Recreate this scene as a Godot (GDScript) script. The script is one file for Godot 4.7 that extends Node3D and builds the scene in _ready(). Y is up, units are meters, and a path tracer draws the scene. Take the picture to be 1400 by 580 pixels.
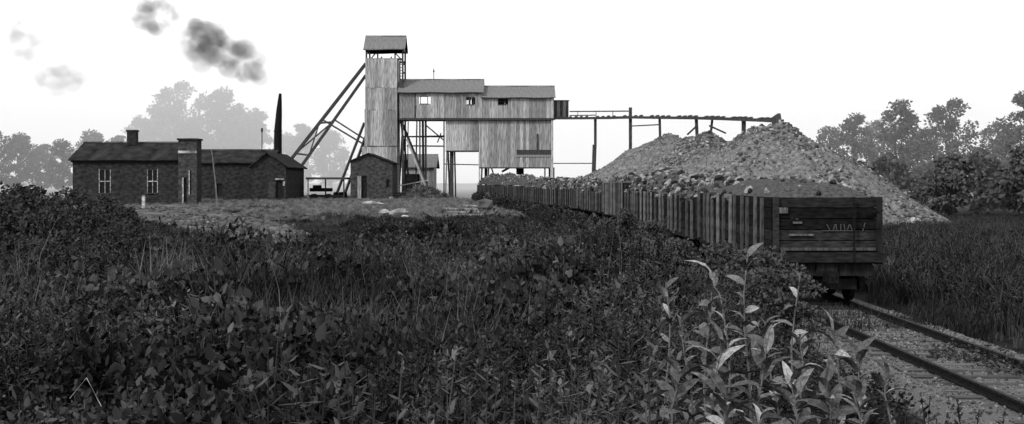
extends Node3D
# A mine with headframe, tipple, spoil heap and a train of wooden gondola cars, seen over a weedy bank.
# d is the distance in front of the camera (d = -z). The rail head lies near y = 0.

const EYE := 3.15
const FOCAL := 1500.0
var rng := RandomNumberGenerator.new()
var M := {}
var counts := {}
var box_cache := {}
var hn := FastNoiseLite.new()
var hn2 := FastNoiseLite.new()

# ---------------------------------------------------------------- mesh builder
class MB:
	var v := PackedVector3Array()
	var n := PackedVector3Array()
	var ix := PackedInt32Array()
	var c := PackedColorArray()
	var tint := -1.0                 # own colour of the piece being added, relative to its plant
	func stain(k: int) -> void:
		if tint >= 0.0:
			for i in k: c.append(Color(tint, tint, tint))
	func quad(a: Vector3, b: Vector3, e: Vector3, d: Vector3) -> void:   # clockwise seen from outside
		var nn := (e - a).cross(b - a).normalized()
		quad_n(a, b, e, d, nn)
	func quad_n(a: Vector3, b: Vector3, e: Vector3, d: Vector3, nn: Vector3) -> void:
		var s := v.size()
		v.append(a); v.append(b); v.append(e); v.append(d)
		for k in 4: n.append(nn)
		stain(4)
		for k in [0, 1, 2, 0, 2, 3]: ix.append(s + k)
	func tri(a: Vector3, b: Vector3, e: Vector3) -> void:
		var nn := (e - a).cross(b - a).normalized()
		var s := v.size()
		v.append(a); v.append(b); v.append(e)
		stain(3)
		for k in 3:
			n.append(nn); ix.append(s + k)
	func box(t: Transform3D, size: Vector3) -> void:
		var h := size / 2.0
		var p := []
		for k in 8: p.append(t * Vector3(h.x if k & 1 else -h.x, h.y if k & 2 else -h.y, h.z if k & 4 else -h.z))
		quad(p[4], p[6], p[7], p[5]); quad(p[1], p[3], p[2], p[0])
		quad(p[5], p[7], p[3], p[1]); quad(p[0], p[2], p[6], p[4])
		quad(p[6], p[2], p[3], p[7]); quad(p[0], p[4], p[5], p[1])
	func bar(a: Vector3, b: Vector3, w: float, h: float) -> void:
		box(MB.along(a, b), Vector3(w, h, a.distance_to(b)))
	static func along(a: Vector3, b: Vector3) -> Transform3D:
		var f := (b - a).normalized()
		var up := Vector3.UP if absf(f.y) < 0.95 else Vector3.BACK
		var r := up.cross(f).normalized()
		return Transform3D(Basis(r, f.cross(r), f), (a + b) / 2.0)
	func tube(pts: Array, rad: Array, sides: int) -> void:
		var base := v.size()
		for i in pts.size():
			var f: Vector3 = (pts[mini(i + 1, pts.size() - 1)] - pts[maxi(i - 1, 0)]).normalized()
			var up := Vector3.RIGHT if absf(f.x) < 0.9 else Vector3.BACK
			var r := up.cross(f).normalized()
			var q := f.cross(r)
			for k in sides:
				var a := TAU * k / sides
				var o := r * cos(a) + q * sin(a)
				v.append(pts[i] + o * float(rad[i])); n.append(o); stain(1)
		for i in pts.size() - 1:
			for k in sides:
				var a0 := base + i * sides + k
				var a1 := base + i * sides + (k + 1) % sides
				for t in [a0, a0 + sides, a1, a1, a0 + sides, a1 + sides]: ix.append(t)
	func made() -> ArrayMesh:
		var a := []
		a.resize(Mesh.ARRAY_MAX)
		a[Mesh.ARRAY_VERTEX] = v; a[Mesh.ARRAY_NORMAL] = n; a[Mesh.ARRAY_INDEX] = ix
		if c.size() == v.size(): a[Mesh.ARRAY_COLOR] = c
		var m := ArrayMesh.new()
		m.add_surface_from_arrays(Mesh.PRIMITIVE_TRIANGLES, a)
		return m

# ---------------------------------------------------------------- nodes
func numbered(parent: Node, called: String) -> String:
	var key := str(parent.get_instance_id()) + called
	var c: int = counts.get(key, 0)
	counts[key] = c + 1
	return called if c == 0 else "%s_%03d" % [called, c]

func part(called: String, mesh: Mesh, mat: Material, parent: Node, t := Transform3D.IDENTITY) -> MeshInstance3D:
	var o := MeshInstance3D.new()
	o.name = numbered(parent, called)
	o.mesh = mesh
	o.material_override = mat
	o.transform = t
	parent.add_child(o, true)
	return o

func thing(called: String, label: String, category: String, at_ := Vector3.ZERO, group := "") -> Node3D:
	var o := Node3D.new()
	o.name = numbered(self, called)
	add_child(o, true)
	o.position = at_
	tag(o, label, category, group)
	return o

func tag(o: Node, label: String, category: String, group := "", kind := "") -> void:
	if label: o.set_meta("label", label)
	if category: o.set_meta("category", category)
	if group: o.set_meta("group", group)
	if kind: o.set_meta("kind", kind)

func unit_box(size: Vector3) -> BoxMesh:
	var s := size.snapped(Vector3.ONE * 0.005)
	if not box_cache.has(s):
		var b := BoxMesh.new()
		b.size = s
		box_cache[s] = b
	return box_cache[s]

func cuboid(called: String, parent: Node3D, c: Vector3, size: Vector3, mat: Material, basis_ := Basis.IDENTITY) -> MeshInstance3D:
	return part(called, unit_box(size), mat, parent, Transform3D(basis_, c - parent.position))

func beam(called: String, parent: Node3D, a: Vector3, b: Vector3, w: float, h: float, mat: Material) -> MeshInstance3D:
	var t := MB.along(a - parent.position, b - parent.position)
	return part(called, unit_box(Vector3(w, h, a.distance_to(b))), mat, parent, t)

func at(x: float, y: float, d: float) -> Vector3:
	return Vector3((x - 700.0) / FOCAL * d, EYE + (250.0 - y) / FOCAL * d, -d)

func on_ground(x: float, y: float) -> Vector3:      # the spot of ground seen at this direction
	var d := 30.0
	while d < 150.0:
		var p := at(x, y, d)
		if p.y < ground(p.x, d): return Vector3(p.x, ground(p.x, d), -d)
		d += 0.5
	return at(x, y, 150.0)

func rnd(a: float, b: float) -> float: return rng.randf_range(a, b)

# ---------------------------------------------------------------- materials
func noise_tex(freq: float, oct: int, lo: float, hi: float, seed_: int, gain := 0.5, size := 512) -> ImageTexture:
	var f := FastNoiseLite.new()
	f.noise_type = FastNoiseLite.TYPE_SIMPLEX_SMOOTH
	f.frequency = freq; f.fractal_octaves = oct; f.fractal_gain = gain; f.seed = seed_
	var im := f.get_seamless_image(size, size)
	im.convert(Image.FORMAT_L8)
	var data := im.get_data()
	for i in data.size():
		data[i] = int(255.0 * (lo + (hi - lo) * data[i] / 255.0))
	return ImageTexture.create_from_image(Image.create_from_data(size, size, false, Image.FORMAT_L8, data))

func brick_tex(seed_: int) -> ImageTexture:       # 16 by 32 courses too small to tell apart at this distance
	var r := RandomNumberGenerator.new()
	r.seed = seed_
	var f := FastNoiseLite.new()
	f.frequency = 0.009; f.fractal_octaves = 4; f.seed = seed_
	var stain := f.get_seamless_image(512, 512)
	var im := Image.create(512, 512, false, Image.FORMAT_L8)
	im.fill(Color(0.78, 0.78, 0.78))
	for row in 32:
		for col in 16:
			var g := r.randf_range(0.68, 0.88)
			var x := col * 32 + (16 if row % 2 else 0)
			im.fill_rect(Rect2i(x % 512, row * 16, 29, 13), Color(g, g, g))
	for y in 512:
		for x in 512:
			var g := im.get_pixel(x, y).r * (0.62 + 0.5 * stain.get_pixel(x, y).r)
			im.set_pixel(x, y, Color(g, g, g))
	return ImageTexture.create_from_image(im)

func mat(name_: String, lin: float, tex: Texture2D, scale_: Vector3, rough := 0.9, bump: Texture2D = null, bump_cm := 1.0) -> StandardMaterial3D:
	var m := StandardMaterial3D.new()
	m.resource_name = name_
	m.albedo_color = Color(lin, lin, lin).linear_to_srgb()
	m.roughness = rough
	m.metallic_specular = 0.08 if rough > 0.5 else 0.3
	if tex:
		m.albedo_texture = tex
		m.uv1_triplanar = true
		m.uv1_world_triplanar = true
		m.uv1_scale = scale_
	if bump:
		m.heightmap_enabled = true
		m.heightmap_texture = bump
		m.heightmap_scale = bump_cm
	M[name_] = m
	return m

func leaf_mat(name_: String, rough: float, through: float, spec := 0.4) -> StandardMaterial3D:
	var m := StandardMaterial3D.new()
	m.resource_name = name_
	m.albedo_color = Color.WHITE
	m.vertex_color_use_as_albedo = true
	m.roughness = rough
	m.metallic_specular = spec
	m.cull_mode = BaseMaterial3D.CULL_DISABLED
	if through > 0.0:
		m.backlight_enabled = true
		m.backlight = Color(through, through, through)
	M[name_] = m
	return m

func make_materials() -> void:
	var grain := noise_tex(0.02, 5, 0.5, 1.0, 3, 0.6)
	var blot := noise_tex(0.008, 5, 0.4, 1.0, 5, 0.55)
	var fine := noise_tex(0.05, 5, 0.35, 1.0, 7, 0.65)
	var bricks := brick_tex(11)
	for k in 6:
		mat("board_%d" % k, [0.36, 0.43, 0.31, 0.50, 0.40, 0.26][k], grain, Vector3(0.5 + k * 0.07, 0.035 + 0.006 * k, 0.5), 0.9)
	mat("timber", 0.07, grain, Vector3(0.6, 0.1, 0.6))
	mat("timber_pale", 0.3, grain, Vector3(0.6, 0.1, 0.6))
	mat("timber_black", 0.025, grain, Vector3(0.6, 0.1, 0.6))
	mat("roof_shingle", 0.2, grain, Vector3(0.7, 0.06, 0.2))
	mat("roof_tar", 0.035, blot, Vector3(0.15, 0.15, 0.15))
	mat("brick", 0.05, bricks, Vector3(0.27, 0.41, 0.27))
	mat("brick_light", 0.085, bricks, Vector3(0.27, 0.41, 0.27))
	mat("mortar_white", 0.4, blot, Vector3(0.2, 0.2, 0.2))
	mat("iron", 0.02, fine, Vector3(0.3, 0.3, 0.3), 0.6)
	mat("rail_iron", 0.03, fine, Vector3(0.5, 0.5, 0.5), 0.55)
	mat("paint_white", 0.5, blot, Vector3(0.5, 0.5, 0.5))
	mat("dark_glass", 0.01, null, Vector3.ONE, 0.3).metallic_specular = 0.12
	for k in 4:
		mat("car_plank_%d" % k, [0.018, 0.026, 0.013, 0.038][k], grain, Vector3(0.25, 0.9, 0.25))
	for k in 3:
		mat("stake_%d" % k, [0.13, 0.2, 0.085][k], grain, Vector3(0.8, 0.2, 0.8))
	mat("ballast", 0.17, fine, Vector3(1.3, 1.3, 1.3), 0.95)
	for k in 3:
		mat("tie_%d" % k, [0.10, 0.075, 0.14][k], grain, Vector3(0.08, 0.5, 0.7))
	mat("dirt", 0.12, blot, Vector3(0.09, 0.09, 0.09), 0.95, fine, 4.0)
	mat("spoil", 0.22, fine, Vector3(0.06, 0.06, 0.06), 0.95, fine, 6.0)
	mat("cargo", 0.10, fine, Vector3(0.25, 0.25, 0.25), 0.95, fine, 3.0)
	var g := mat("ground", 1.0, fine, Vector3(0.11, 0.11, 0.11), 0.95)
	g.vertex_color_use_as_albedo = true
	var rk := mat("rock", 1.0, fine, Vector3(0.8, 0.8, 0.8), 0.9)
	rk.vertex_color_use_as_albedo = true
	mat("bark", 0.05, grain, Vector3(0.6, 0.2, 0.6))
	leaf_mat("foliage", 0.8, 0.0, 0.06)
	leaf_mat("weed", 0.8, 0.0, 0.06)
	for k in 3:
		var l := leaf_mat("big_leaf_%d" % k, 0.5, 0.0, 0.3)
		l.vertex_color_use_as_albedo = false
		l.albedo_texture = blot
		l.uv1_triplanar = true
		l.uv1_scale = Vector3(3.0, 3.0, 1.6)
		var a: float = [0.085, 0.16, 0.34][k]
		l.albedo_color = Color(a, a, a).linear_to_srgb()
	mat("stem", 0.09, null, Vector3.ONE, 0.6)
	mat("chalk", 0.05, null, Vector3.ONE)
	mat("straw", 0.34, null, Vector3.ONE, 0.8)

# ---------------------------------------------------------------- terrain
func ss(a: float, b: float, x: float) -> float: return smoothstep(a, b, x)

const TRK := [[-30.0, 7.76], [50.0, 7.76], [75.0, 7.1], [95.0, 5.3], [115.0, 2.7], [135.0, -0.5], [155.0, -4.4], [185.0, -11.0]]
func track_x(d: float) -> float:
	if d <= 50.0: return 7.76
	for i in TRK.size() - 1:
		if d <= TRK[i + 1][0]:
			var p0: float = TRK[maxi(i - 1, 0)][1] if i != 1 else 7.76
			var p3: float = TRK[mini(i + 2, TRK.size() - 1)][1]
			return cubic_interpolate(TRK[i][1], TRK[i + 1][1], p0, p3, (d - TRK[i][0]) / (TRK[i + 1][0] - TRK[i][0]))
	return -11.0

const ROAD := [[120.0, -39.0], [105.0, -33.5], [92.0, -27.0], [80.0, -21.5], [68.0, -17.0], [57.0, -12.8], [46.0, -9.3], [38.0, -7.0]]
func road_x(d: float) -> float:
	for i in ROAD.size() - 1:
		if d >= ROAD[i + 1][0]:
			return lerpf(ROAD[i + 1][1], ROAD[i][1], clampf((d - ROAD[i + 1][0]) / (ROAD[i][0] - ROAD[i + 1][0]), 0, 1))
	return ROAD[-1][1]
func road_half(d: float) -> float:
	return lerpf(1.3, 5.0, ss(40, 85, d))
func on_road(x: float, d: float) -> bool:
	return d > 38.0 and d < 116.0 and absf(x - road_x(d)) < road_half(d) + hn.get_noise_2d(x * 3.0, d * 3.0) * 1.2

func ground(x: float, d: float) -> float:
	var left := lerpf(0.95, 0.25, ss(9, 38, d)) + 0.6 * ss(80, 135, d)
	var right := -0.25 - 0.8 * ss(45, 90, d) + 0.6 * ss(150, 260, d)
	var dx := x - track_x(d)
	var y := right
	if d > 175.0:
		y = lerpf(left, right, ss(-8, 8, dx)) * (1.0 - ss(175, 260, d)) + 0.6 * ss(175, 260, d)
	elif dx < 0.0:
		y = lerpf(-0.25, left, ss(1.7, lerpf(5.2, 3.6, ss(20, 60, d)), -dx))
	elif dx > 1.7:
		y = lerpf(-0.25, right, ss(2.0, 7.0, dx))
	else:
		y = -0.25
	var rough := ss(1.6, 3.0, absf(dx)) * (1.0 - 0.7 * ss(150, 220, d))
	return y + rough * (0.16 * hn.get_noise_2d(x, d) + 0.05 * hn2.get_noise_2d(x, d))

func axis(lo: float, hi: float, step: float, far_lo: Array, far_hi: Array) -> Array:
	var a := far_lo.duplicate()
	var x := lo
	while x <= hi + 0.001:
		a.append(x)
		x += step
	a.append_array(far_hi)
	return a

func sheet(xs: Array, ds: Array, h: Callable, col, keep = null) -> ArrayMesh:
	var v := PackedVector3Array(); var n := PackedVector3Array(); var c := PackedColorArray(); var ix := PackedInt32Array()
	for d in ds:
		for x in xs:
			var e := 0.15
			v.append(Vector3(x, h.call(x, d), -d))
			var nx: float = h.call(x - e, d) - h.call(x + e, d)
			var nd: float = h.call(x, d - e) - h.call(x, d + e)
			n.append(Vector3(nx, 2 * e, -nd).normalized())
			if col != null:
				var g: float = col.call(x, d)
				c.append(Color(g, g, g))
	var w := xs.size()
	for j in ds.size() - 1:
		for i in w - 1:
			if keep != null and not keep.call((xs[i] + xs[i + 1]) / 2, (ds[j] + ds[j + 1]) / 2): continue
			var a := j * w + i
			for t in [a, a + w, a + w + 1, a, a + w + 1, a + 1]: ix.append(t)
	var arr := []
	arr.resize(Mesh.ARRAY_MAX)
	arr[Mesh.ARRAY_VERTEX] = v; arr[Mesh.ARRAY_NORMAL] = n; arr[Mesh.ARRAY_INDEX] = ix
	if col != null: arr[Mesh.ARRAY_COLOR] = c
	var m := ArrayMesh.new()
	m.add_surface_from_arrays(Mesh.PRIMITIVE_TRIANGLES, arr)
	return m

func ground_tone(x: float, d: float) -> float:      # bare soil, trodden yard, dry hay field
	var g := 0.03 + 0.012 * hn.get_noise_2d(x * 2.0, d * 2.0)
	var yard := ss(100.0 - 17.0 * ss(-26, -18, x), 112.0 - 17.0 * ss(-26, -18, x), d + 4.0 * hn.get_noise_2d(x, d)) * (1.0 - ss(150, 185, d)) * ss(-60, -40, x) * (1.0 - ss(2, 8, x - track_x(d)))
	g = lerpf(g, 0.16 + 0.06 * hn2.get_noise_2d(x, d), yard)
	var field := ss(-38, -48, x) * ss(112, 120, d)
	g = lerpf(g, 0.30, maxf(field, ss(180, 230, d) * ss(30, 0, x)))
	return maxf(g, 0.02)

# ---------------------------------------------------------------- rocks and plants as shared meshes
func rock_mesh(seed_: int) -> ArrayMesh:
	var r := RandomNumberGenerator.new()
	r.seed = seed_
	var s := SphereMesh.new()
	s.radial_segments = 6; s.rings = 3; s.radius = 0.5; s.height = 1.0
	var arr := s.get_mesh_arrays()
	var v: PackedVector3Array = arr[Mesh.ARRAY_VERTEX]
	var seen := {}
	var sq := Vector3(r.randf_range(0.7, 1.3), r.randf_range(0.45, 0.85), r.randf_range(0.7, 1.2))
	for i in v.size():
		var key := v[i].snapped(Vector3.ONE * 0.01)
		if not seen.has(key): seen[key] = r.randf_range(0.6, 1.3)
		v[i] = v[i] * float(seen[key]) * sq
	var mb := MB.new()
	var ix: PackedInt32Array = arr[Mesh.ARRAY_INDEX]
	for i in range(0, ix.size(), 3):
		if v[ix[i]].distance_to(v[ix[i + 1]]) > 0.01 and v[ix[i]].distance_to(v[ix[i + 2]]) > 0.01 and v[ix[i + 1]].distance_to(v[ix[i + 2]]) > 0.01:
			mb.tri(v[ix[i]], v[ix[i + 1]], v[ix[i + 2]])
	return mb.made()

func leaf(mb: MB, p: Vector3, dir: Vector3, side: Vector3, l: float, w: float) -> void:   # a folded pointed blade
	var nn := side.cross(dir).normalized()
	if nn.y < 0:
		nn = -nn
		side = -side
	var tip := p + dir * l - nn * l * 0.12
	var m1 := p + dir * l * 0.3
	var m2 := p + dir * l * 0.68 - nn * l * 0.03
	var dip := nn * w * 0.25
	var s := mb.v.size()
	for q in [p, m1 - side * w - dip, m2 - side * w * 0.72 - dip, tip, m2 + side * w * 0.72 - dip, m1 + side * w - dip]: mb.v.append(q)
	mb.stain(6)
	for k in 6: mb.n.append((nn + side * (-0.3 if k == 1 or k == 2 else 0.3 if k > 3 else 0.0)).normalized())
	for k in [0, 1, 5, 1, 2, 5, 5, 2, 4, 2, 3, 4]: mb.ix.append(s + k)

func rand_dir(r: RandomNumberGenerator, up_bias: float) -> Vector3:
	var v := Vector3(r.randfn(), r.randfn() + up_bias, r.randfn())
	return v.normalized() if v.length() > 0.01 else Vector3.UP

func leaf_tint(r: RandomNumberGenerator) -> float:      # old leaves dark, young and withered ones pale
	var k := r.randf()
	return r.randf_range(2.5, 6.0) if k > 0.92 else r.randf_range(0.25, 1.4)

func bush_mesh(seed_: int, leaves: int, l: float, w_over_l: float, height: float, radius: float) -> ArrayMesh:
	var r := RandomNumberGenerator.new()
	r.seed = seed_
	var mb := MB.new()
	var tips := []
	for k in 14:                                   # shoots that the leaves sit on, so that gaps stay between them
		var a := r.randf() * TAU
		var q := sqrt(r.randf()) * radius
		tips.append([Vector3(cos(a) * q * 0.35, 0, sin(a) * q * 0.35), Vector3(cos(a) * q, height * r.randf_range(0.55, 1.1) * (1.0 - 0.35 * q / radius), sin(a) * q)])
	mb.tint = 0.7
	for s in tips:
		mb.bar(s[0], s[1], 0.007, 0.007)
	for i in leaves:
		var s = tips[r.randi() % tips.size()]
		var t := sqrt(r.randf())
		var p: Vector3 = s[0].lerp(s[1], t) + rand_dir(r, 0.0) * r.randf() * radius * 0.22
		p.y = maxf(p.y, 0.02)
		var dir := (rand_dir(r, 0.35) + Vector3(p.x, 0, p.z) * 0.8).normalized()
		var side := dir.cross(rand_dir(r, 0.35)).normalized()
		var sz := l * r.randf_range(0.55, 1.25)
		mb.tint = leaf_tint(r)
		leaf(mb, p, dir, side, sz, sz * w_over_l)
	return mb.made()

func stalk_mesh(seed_: int, stems: int, leaves: int, height: float, spread: float, l: float) -> ArrayMesh:   # goldenrod-like upright weeds
	var r := RandomNumberGenerator.new()
	r.seed = seed_
	var mb := MB.new()
	for k in stems:
		var a := r.randf() * TAU
		var q := sqrt(r.randf()) * spread
		var p0 := Vector3(cos(a) * q, 0, sin(a) * q)
		var lean := Vector3(r.randfn() * 0.12, 1, r.randfn() * 0.12)
		var h := height * r.randf_range(0.55, 1.1)
		mb.tint = 0.6
		mb.bar(p0, p0 + lean * h, 0.006, 0.006)
		for i in leaves:
			var t := lerpf(0.15, 1.0, float(i) / leaves)
			var an := i * 2.4 + k
			var out := Vector3(cos(an), r.randf_range(0.2, 0.9), sin(an)).normalized()
			var side := out.cross(Vector3.UP).normalized()
			var sz := l * (1.15 - 0.6 * t) * r.randf_range(0.7, 1.3)
			mb.tint = leaf_tint(r)
			leaf(mb, p0 + lean * h * t, out, side, sz, sz * 0.14)
		for i in 7:
			var out := rand_dir(r, 0.6)
			leaf(mb, p0 + lean * h * r.randf_range(0.9, 1.03), out, out.cross(Vector3.UP).normalized(), l * 0.35, l * 0.08)
	return mb.made()

func grass_mesh(seed_: int, blades: int, height: float, spread: float, w: float) -> ArrayMesh:
	var r := RandomNumberGenerator.new()
	r.seed = seed_
	var mb := MB.new()
	for k in blades:
		var a := r.randf() * TAU
		var q := sqrt(r.randf()) * spread
		var p := Vector3(cos(a) * q, 0, sin(a) * q)
		var out := Vector3(r.randfn(), 0, r.randfn()).normalized()
		var side := out.cross(Vector3.UP)
		var h := height * r.randf_range(0.5, 1.15)
		var m := p + out * h * 0.1 + Vector3.UP * h * 0.6
		var tip := p + out * h * r.randf_range(0.2, 0.55) + Vector3.UP * h * r.randf_range(0.8, 1.0)
		mb.tint = r.randf_range(0.4, 1.7)
		mb.quad(p - side * w, m - side * w * 0.8, m + side * w * 0.8, p + side * w)
		mb.tri(m - side * w * 0.8, tip, m + side * w * 0.8)
	return mb.made()

func scatter(called: String, label: String, mesh: Mesh, mt: Material, places: Array) -> void:   # places: [Vector3, scale, tone]
	if places.is_empty(): return
	var mm := MultiMesh.new()
	mm.transform_format = MultiMesh.TRANSFORM_3D
	mm.use_colors = true
	mm.mesh = mesh
	mm.instance_count = places.size()
	for i in places.size():
		var p = places[i]
		var b := Basis(Vector3.UP, rng.randf() * TAU)
		if p.size() > 3: b = Basis(Vector3(rnd(-1, 1), rnd(-1, 1), rnd(-1, 1)).normalized(), rng.randf() * TAU)
		else: b = b * Basis(Vector3.RIGHT, rnd(-0.14, 0.14))
		mm.set_instance_transform(i, Transform3D(b.scaled(Vector3.ONE * float(p[1]) * (Vector3(1, rnd(0.85, 1.2), 1) if p.size() <= 3 else Vector3.ONE)), p[0]))
		mm.set_instance_color(i, Color(p[2], p[2], p[2]))
	var o := MultiMeshInstance3D.new()
	o.name = numbered(self, called)
	o.multimesh = mm
	o.material_override = mt
	add_child(o, true)
	tag(o, label, called.get_slice("_", called.count("_")), "", "stuff")

# ---------------------------------------------------------------- walls and roofs
# a vertical wall in the plane z = -d, from x0 to x1 and y0 to y1 (metres), built round its openings
func wall(called: String, parent: Node3D, x0: float, x1: float, y0: float, y1: float, d: float, thick: float, mt: Material, holes := [], top := []) -> void:
	var mb := MB.new()
	var xs := [x0, x1]
	for h in holes: xs.append_array([h[0], h[1]])
	for t in top: xs.append(t[0])
	xs.sort()
	for i in xs.size() - 1:
		var a: float = xs[i]
		var b: float = xs[i + 1]
		if b - a < 0.001: continue
		var mid := (a + b) / 2
		var cuts := []
		for h in holes:
			if mid > h[0] and mid < h[1]: cuts.append([h[2], h[3]])
		cuts.sort_custom(func(p, q): return p[0] < q[0])
		var y := y0
		for c in cuts:
			if c[0] > y: slab(mb, a, b, y, y, c[0], c[0], d, thick)
			y = c[1]
		slab(mb, a, b, y, y, roofline(top, a, y1), roofline(top, b, y1), d, thick)
	var o := part(called, mb.made(), mt, parent)
	o.position = -parent.position

func roofline(top: Array, x: float, y1: float) -> float:
	if top.is_empty(): return y1
	if x <= top[0][0]: return top[0][1]
	for i in top.size() - 1:
		if x <= top[i + 1][0]: return lerpf(top[i][1], top[i + 1][1], (x - top[i][0]) / (top[i + 1][0] - top[i][0]))
	return top[-1][1]

func slab(mb: MB, x0: float, x1: float, ya: float, yb: float, yc: float, yd: float, d: float, t: float) -> void:
	var f := [Vector3(x0, ya, -d), Vector3(x0, yc, -d), Vector3(x1, yd, -d), Vector3(x1, yb, -d)]
	var o := Vector3(0, 0, -t)
	mb.quad(f[0], f[1], f[2], f[3])
	mb.quad(f[3] + o, f[2] + o, f[1] + o, f[0] + o)
	mb.quad(f[1], f[1] + o, f[2] + o, f[2])
	mb.quad(f[0] + o, f[0], f[3], f[3] + o)
	mb.quad(f[0] + o, f[1] + o, f[1], f[0])
	mb.quad(f[3], f[2], f[2] + o, f[3] + o)

# roof slope through four corners (front-left, front-right, back-right, back-left), with thickness
func slope(called: String, parent: Node3D, c: Array, thick: float, mt: Material) -> MeshInstance3D:
	var mb := MB.new()
	var nn: Vector3 = (c[1] - c[0]).cross(c[3] - c[0]).normalized()
	if nn.y < 0: nn = -nn
	var o: Vector3 = -nn * thick
	mb.quad_n(c[0], c[3], c[2], c[1], nn)
	mb.quad_n(c[0] + o, c[1] + o, c[2] + o, c[3] + o, -nn)
	for i in 4:
		var a: Vector3 = c[i]
		var b: Vector3 = c[(i + 1) % 4]
		mb.quad(a, b, b + o, a + o)
	var r := part(called, mb.made(), mt, parent)
	r.position = -parent.position
	return r

# gable roof with its ridge along x
func roof_x(parent: Node3D, x0: float, x1: float, df: float, db: float, ye: float, yr: float, mt: Material, sag := 0.0) -> Node3D:
	var dm := (df + db) / 2
	var root: Node3D = null
	var n := maxi(1, int((x1 - x0) / 1.5))
	for s in 2:
		var mb := MB.new()
		for i in n:
			var a := lerpf(x0, x1, float(i) / n)
			var b := lerpf(x0, x1, float(i + 1) / n)
			var j0 := sag * sin(i * 1.7 + x0); var j1 := sag * sin((i + 1) * 1.7 + x0)
			var e := df if s == 0 else db
			var p := [Vector3(a, ye + j0, -e), Vector3(b, ye + j1, -e), Vector3(b, yr + j1 * 0.5, -dm), Vector3(a, yr + j0 * 0.5, -dm)]
			var nn: Vector3 = (p[1] - p[0]).cross(p[3] - p[0]).normalized()
			if nn.y < 0: nn = -nn
			var o: Vector3 = -nn * 0.12
			mb.quad_n(p[0], p[3], p[2], p[1], nn)
			mb.quad_n(p[0] + o, p[1] + o, p[2] + o, p[3] + o, -nn)
			mb.quad(p[0], p[1], p[1] + o, p[0] + o)
			if i == 0: mb.quad(p[0], p[0] + o, p[3] + o, p[3])
			if i == n - 1: mb.quad(p[1], p[2], p[2] + o, p[1] + o)
		var r := part("roof_slope", mb.made(), mt, parent)
		r.position = -parent.position
		if s == 0: root = r
	beam("ridge_board", parent, Vector3(x0, yr + 0.06, -dm), Vector3(x1, yr + 0.06, -dm), 0.25, 0.08, mt)
	return root

func pick_board(where: float, row: float) -> Material:     # neighbours weathered alike, with odd replacements
	var g := hn.get_noise_2d(where * 3.2, row * 3.7) * 2.6 + rnd(-0.28, 0.28)
	if rng.randf() < 0.08: g = rnd(-1, 1)
	return M["board_%d" % [5, 2, 0, 4, 1, 3][clampi(int((g + 1.0) * 3.0), 0, 5)]]

# vertical boarding in the plane z = -d, each board a piece of its own, split round openings; skew shifts the foot of the wall sideways
func boarding(parent: Node3D, x0: float, x1: float, y0: float, y1: float, d: float, width: float, holes := [], back := false) -> void:
	var x := x0
	while x < x1 - 0.05:
		var w := minf(width * rnd(0.75, 1.3), x1 - x)
		if x1 - x - w < 0.1: w = x1 - x
		var segs := [[y0 + rnd(-0.08, 0.04), y1]]
		for h in holes:
			if x + w > h[0] and x < h[1]:
				var out := []
				for s in segs:
					if h[2] > s[0]: out.append([s[0], minf(h[2], s[1])])
					if h[3] < s[1]: out.append([maxf(h[3], s[0]), s[1]])
				segs = out
		var m := pick_board(x, y1)
		var proud := rnd(0.0, 0.035) * (-1.0 if back else 1.0)
		for s in segs:
			cuboid("board", parent, Vector3(x + w / 2, (s[0] + s[1]) / 2, -d + proud), Vector3(w - 0.02, s[1] - s[0], 0.04), m)
		x += w

# boarding on a side wall, in the plane x, from distance d0 to d1
func side_boarding(parent: Node3D, x: float, d0: float, d1: float, y0: float, y1: float, width: float) -> void:
	var d := d0
	while d < d1 - 0.05:
		var w := minf(width * rnd(0.75, 1.3), d1 - d)
		cuboid("board", parent, Vector3(x + rnd(0, 0.03), (y0 + y1) / 2, -(d + w / 2)), Vector3(0.04, y1 - y0, w - 0.02), pick_board(d, y1 + 40.0))
		d += w

func sash_window(parent: Node3D, x0: float, x1: float, y0: float, y1: float, d: float) -> void:
	var w := Node3D.new()
	w.name = numbered(parent, "window")
	parent.add_child(w, true)
	var c := Vector3((x0 + x1) / 2, (y0 + y1) / 2, -d)
	w.position = c - parent.position
	var add := func(called, off: Vector3, size: Vector3, mt):
		part(called, unit_box(size), mt, w, Transform3D(Basis.IDENTITY, off))
	var hw := (x1 - x0) / 2
	var hh := (y1 - y0) / 2
	for sx in [-0.5, 0.5]:
		for sy in [-0.5, 0.5]:
			add.call("pane", Vector3(sx * hw, sy * hh, -0.16), Vector3(hw - 0.08, hh - 0.06, 0.02), M.dark_glass)
	for sx in [-1.0, 1.0]: add.call("casing", Vector3(sx * (hw - 0.045), 0, -0.08), Vector3(0.09, 2 * hh, 0.1), M.paint_white)
	add.call("mullion", Vector3(0, 0, -0.12), Vector3(0.055, 2 * hh - 0.2, 0.06), M.paint_white)
	add.call("meeting_rail", Vector3(0, 0, -0.1), Vector3(2 * hw - 0.18, 0.1, 0.07), M.paint_white)
	add.call("head", Vector3(0, hh - 0.06, -0.09), Vector3(2 * hw - 0.18, 0.12, 0.08), M.timber)
	add.call("sill", Vector3(0, -hh + 0.05, 0.02), Vector3(2 * hw - 0.02, 0.1, 0.2), M.brick_light)

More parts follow.
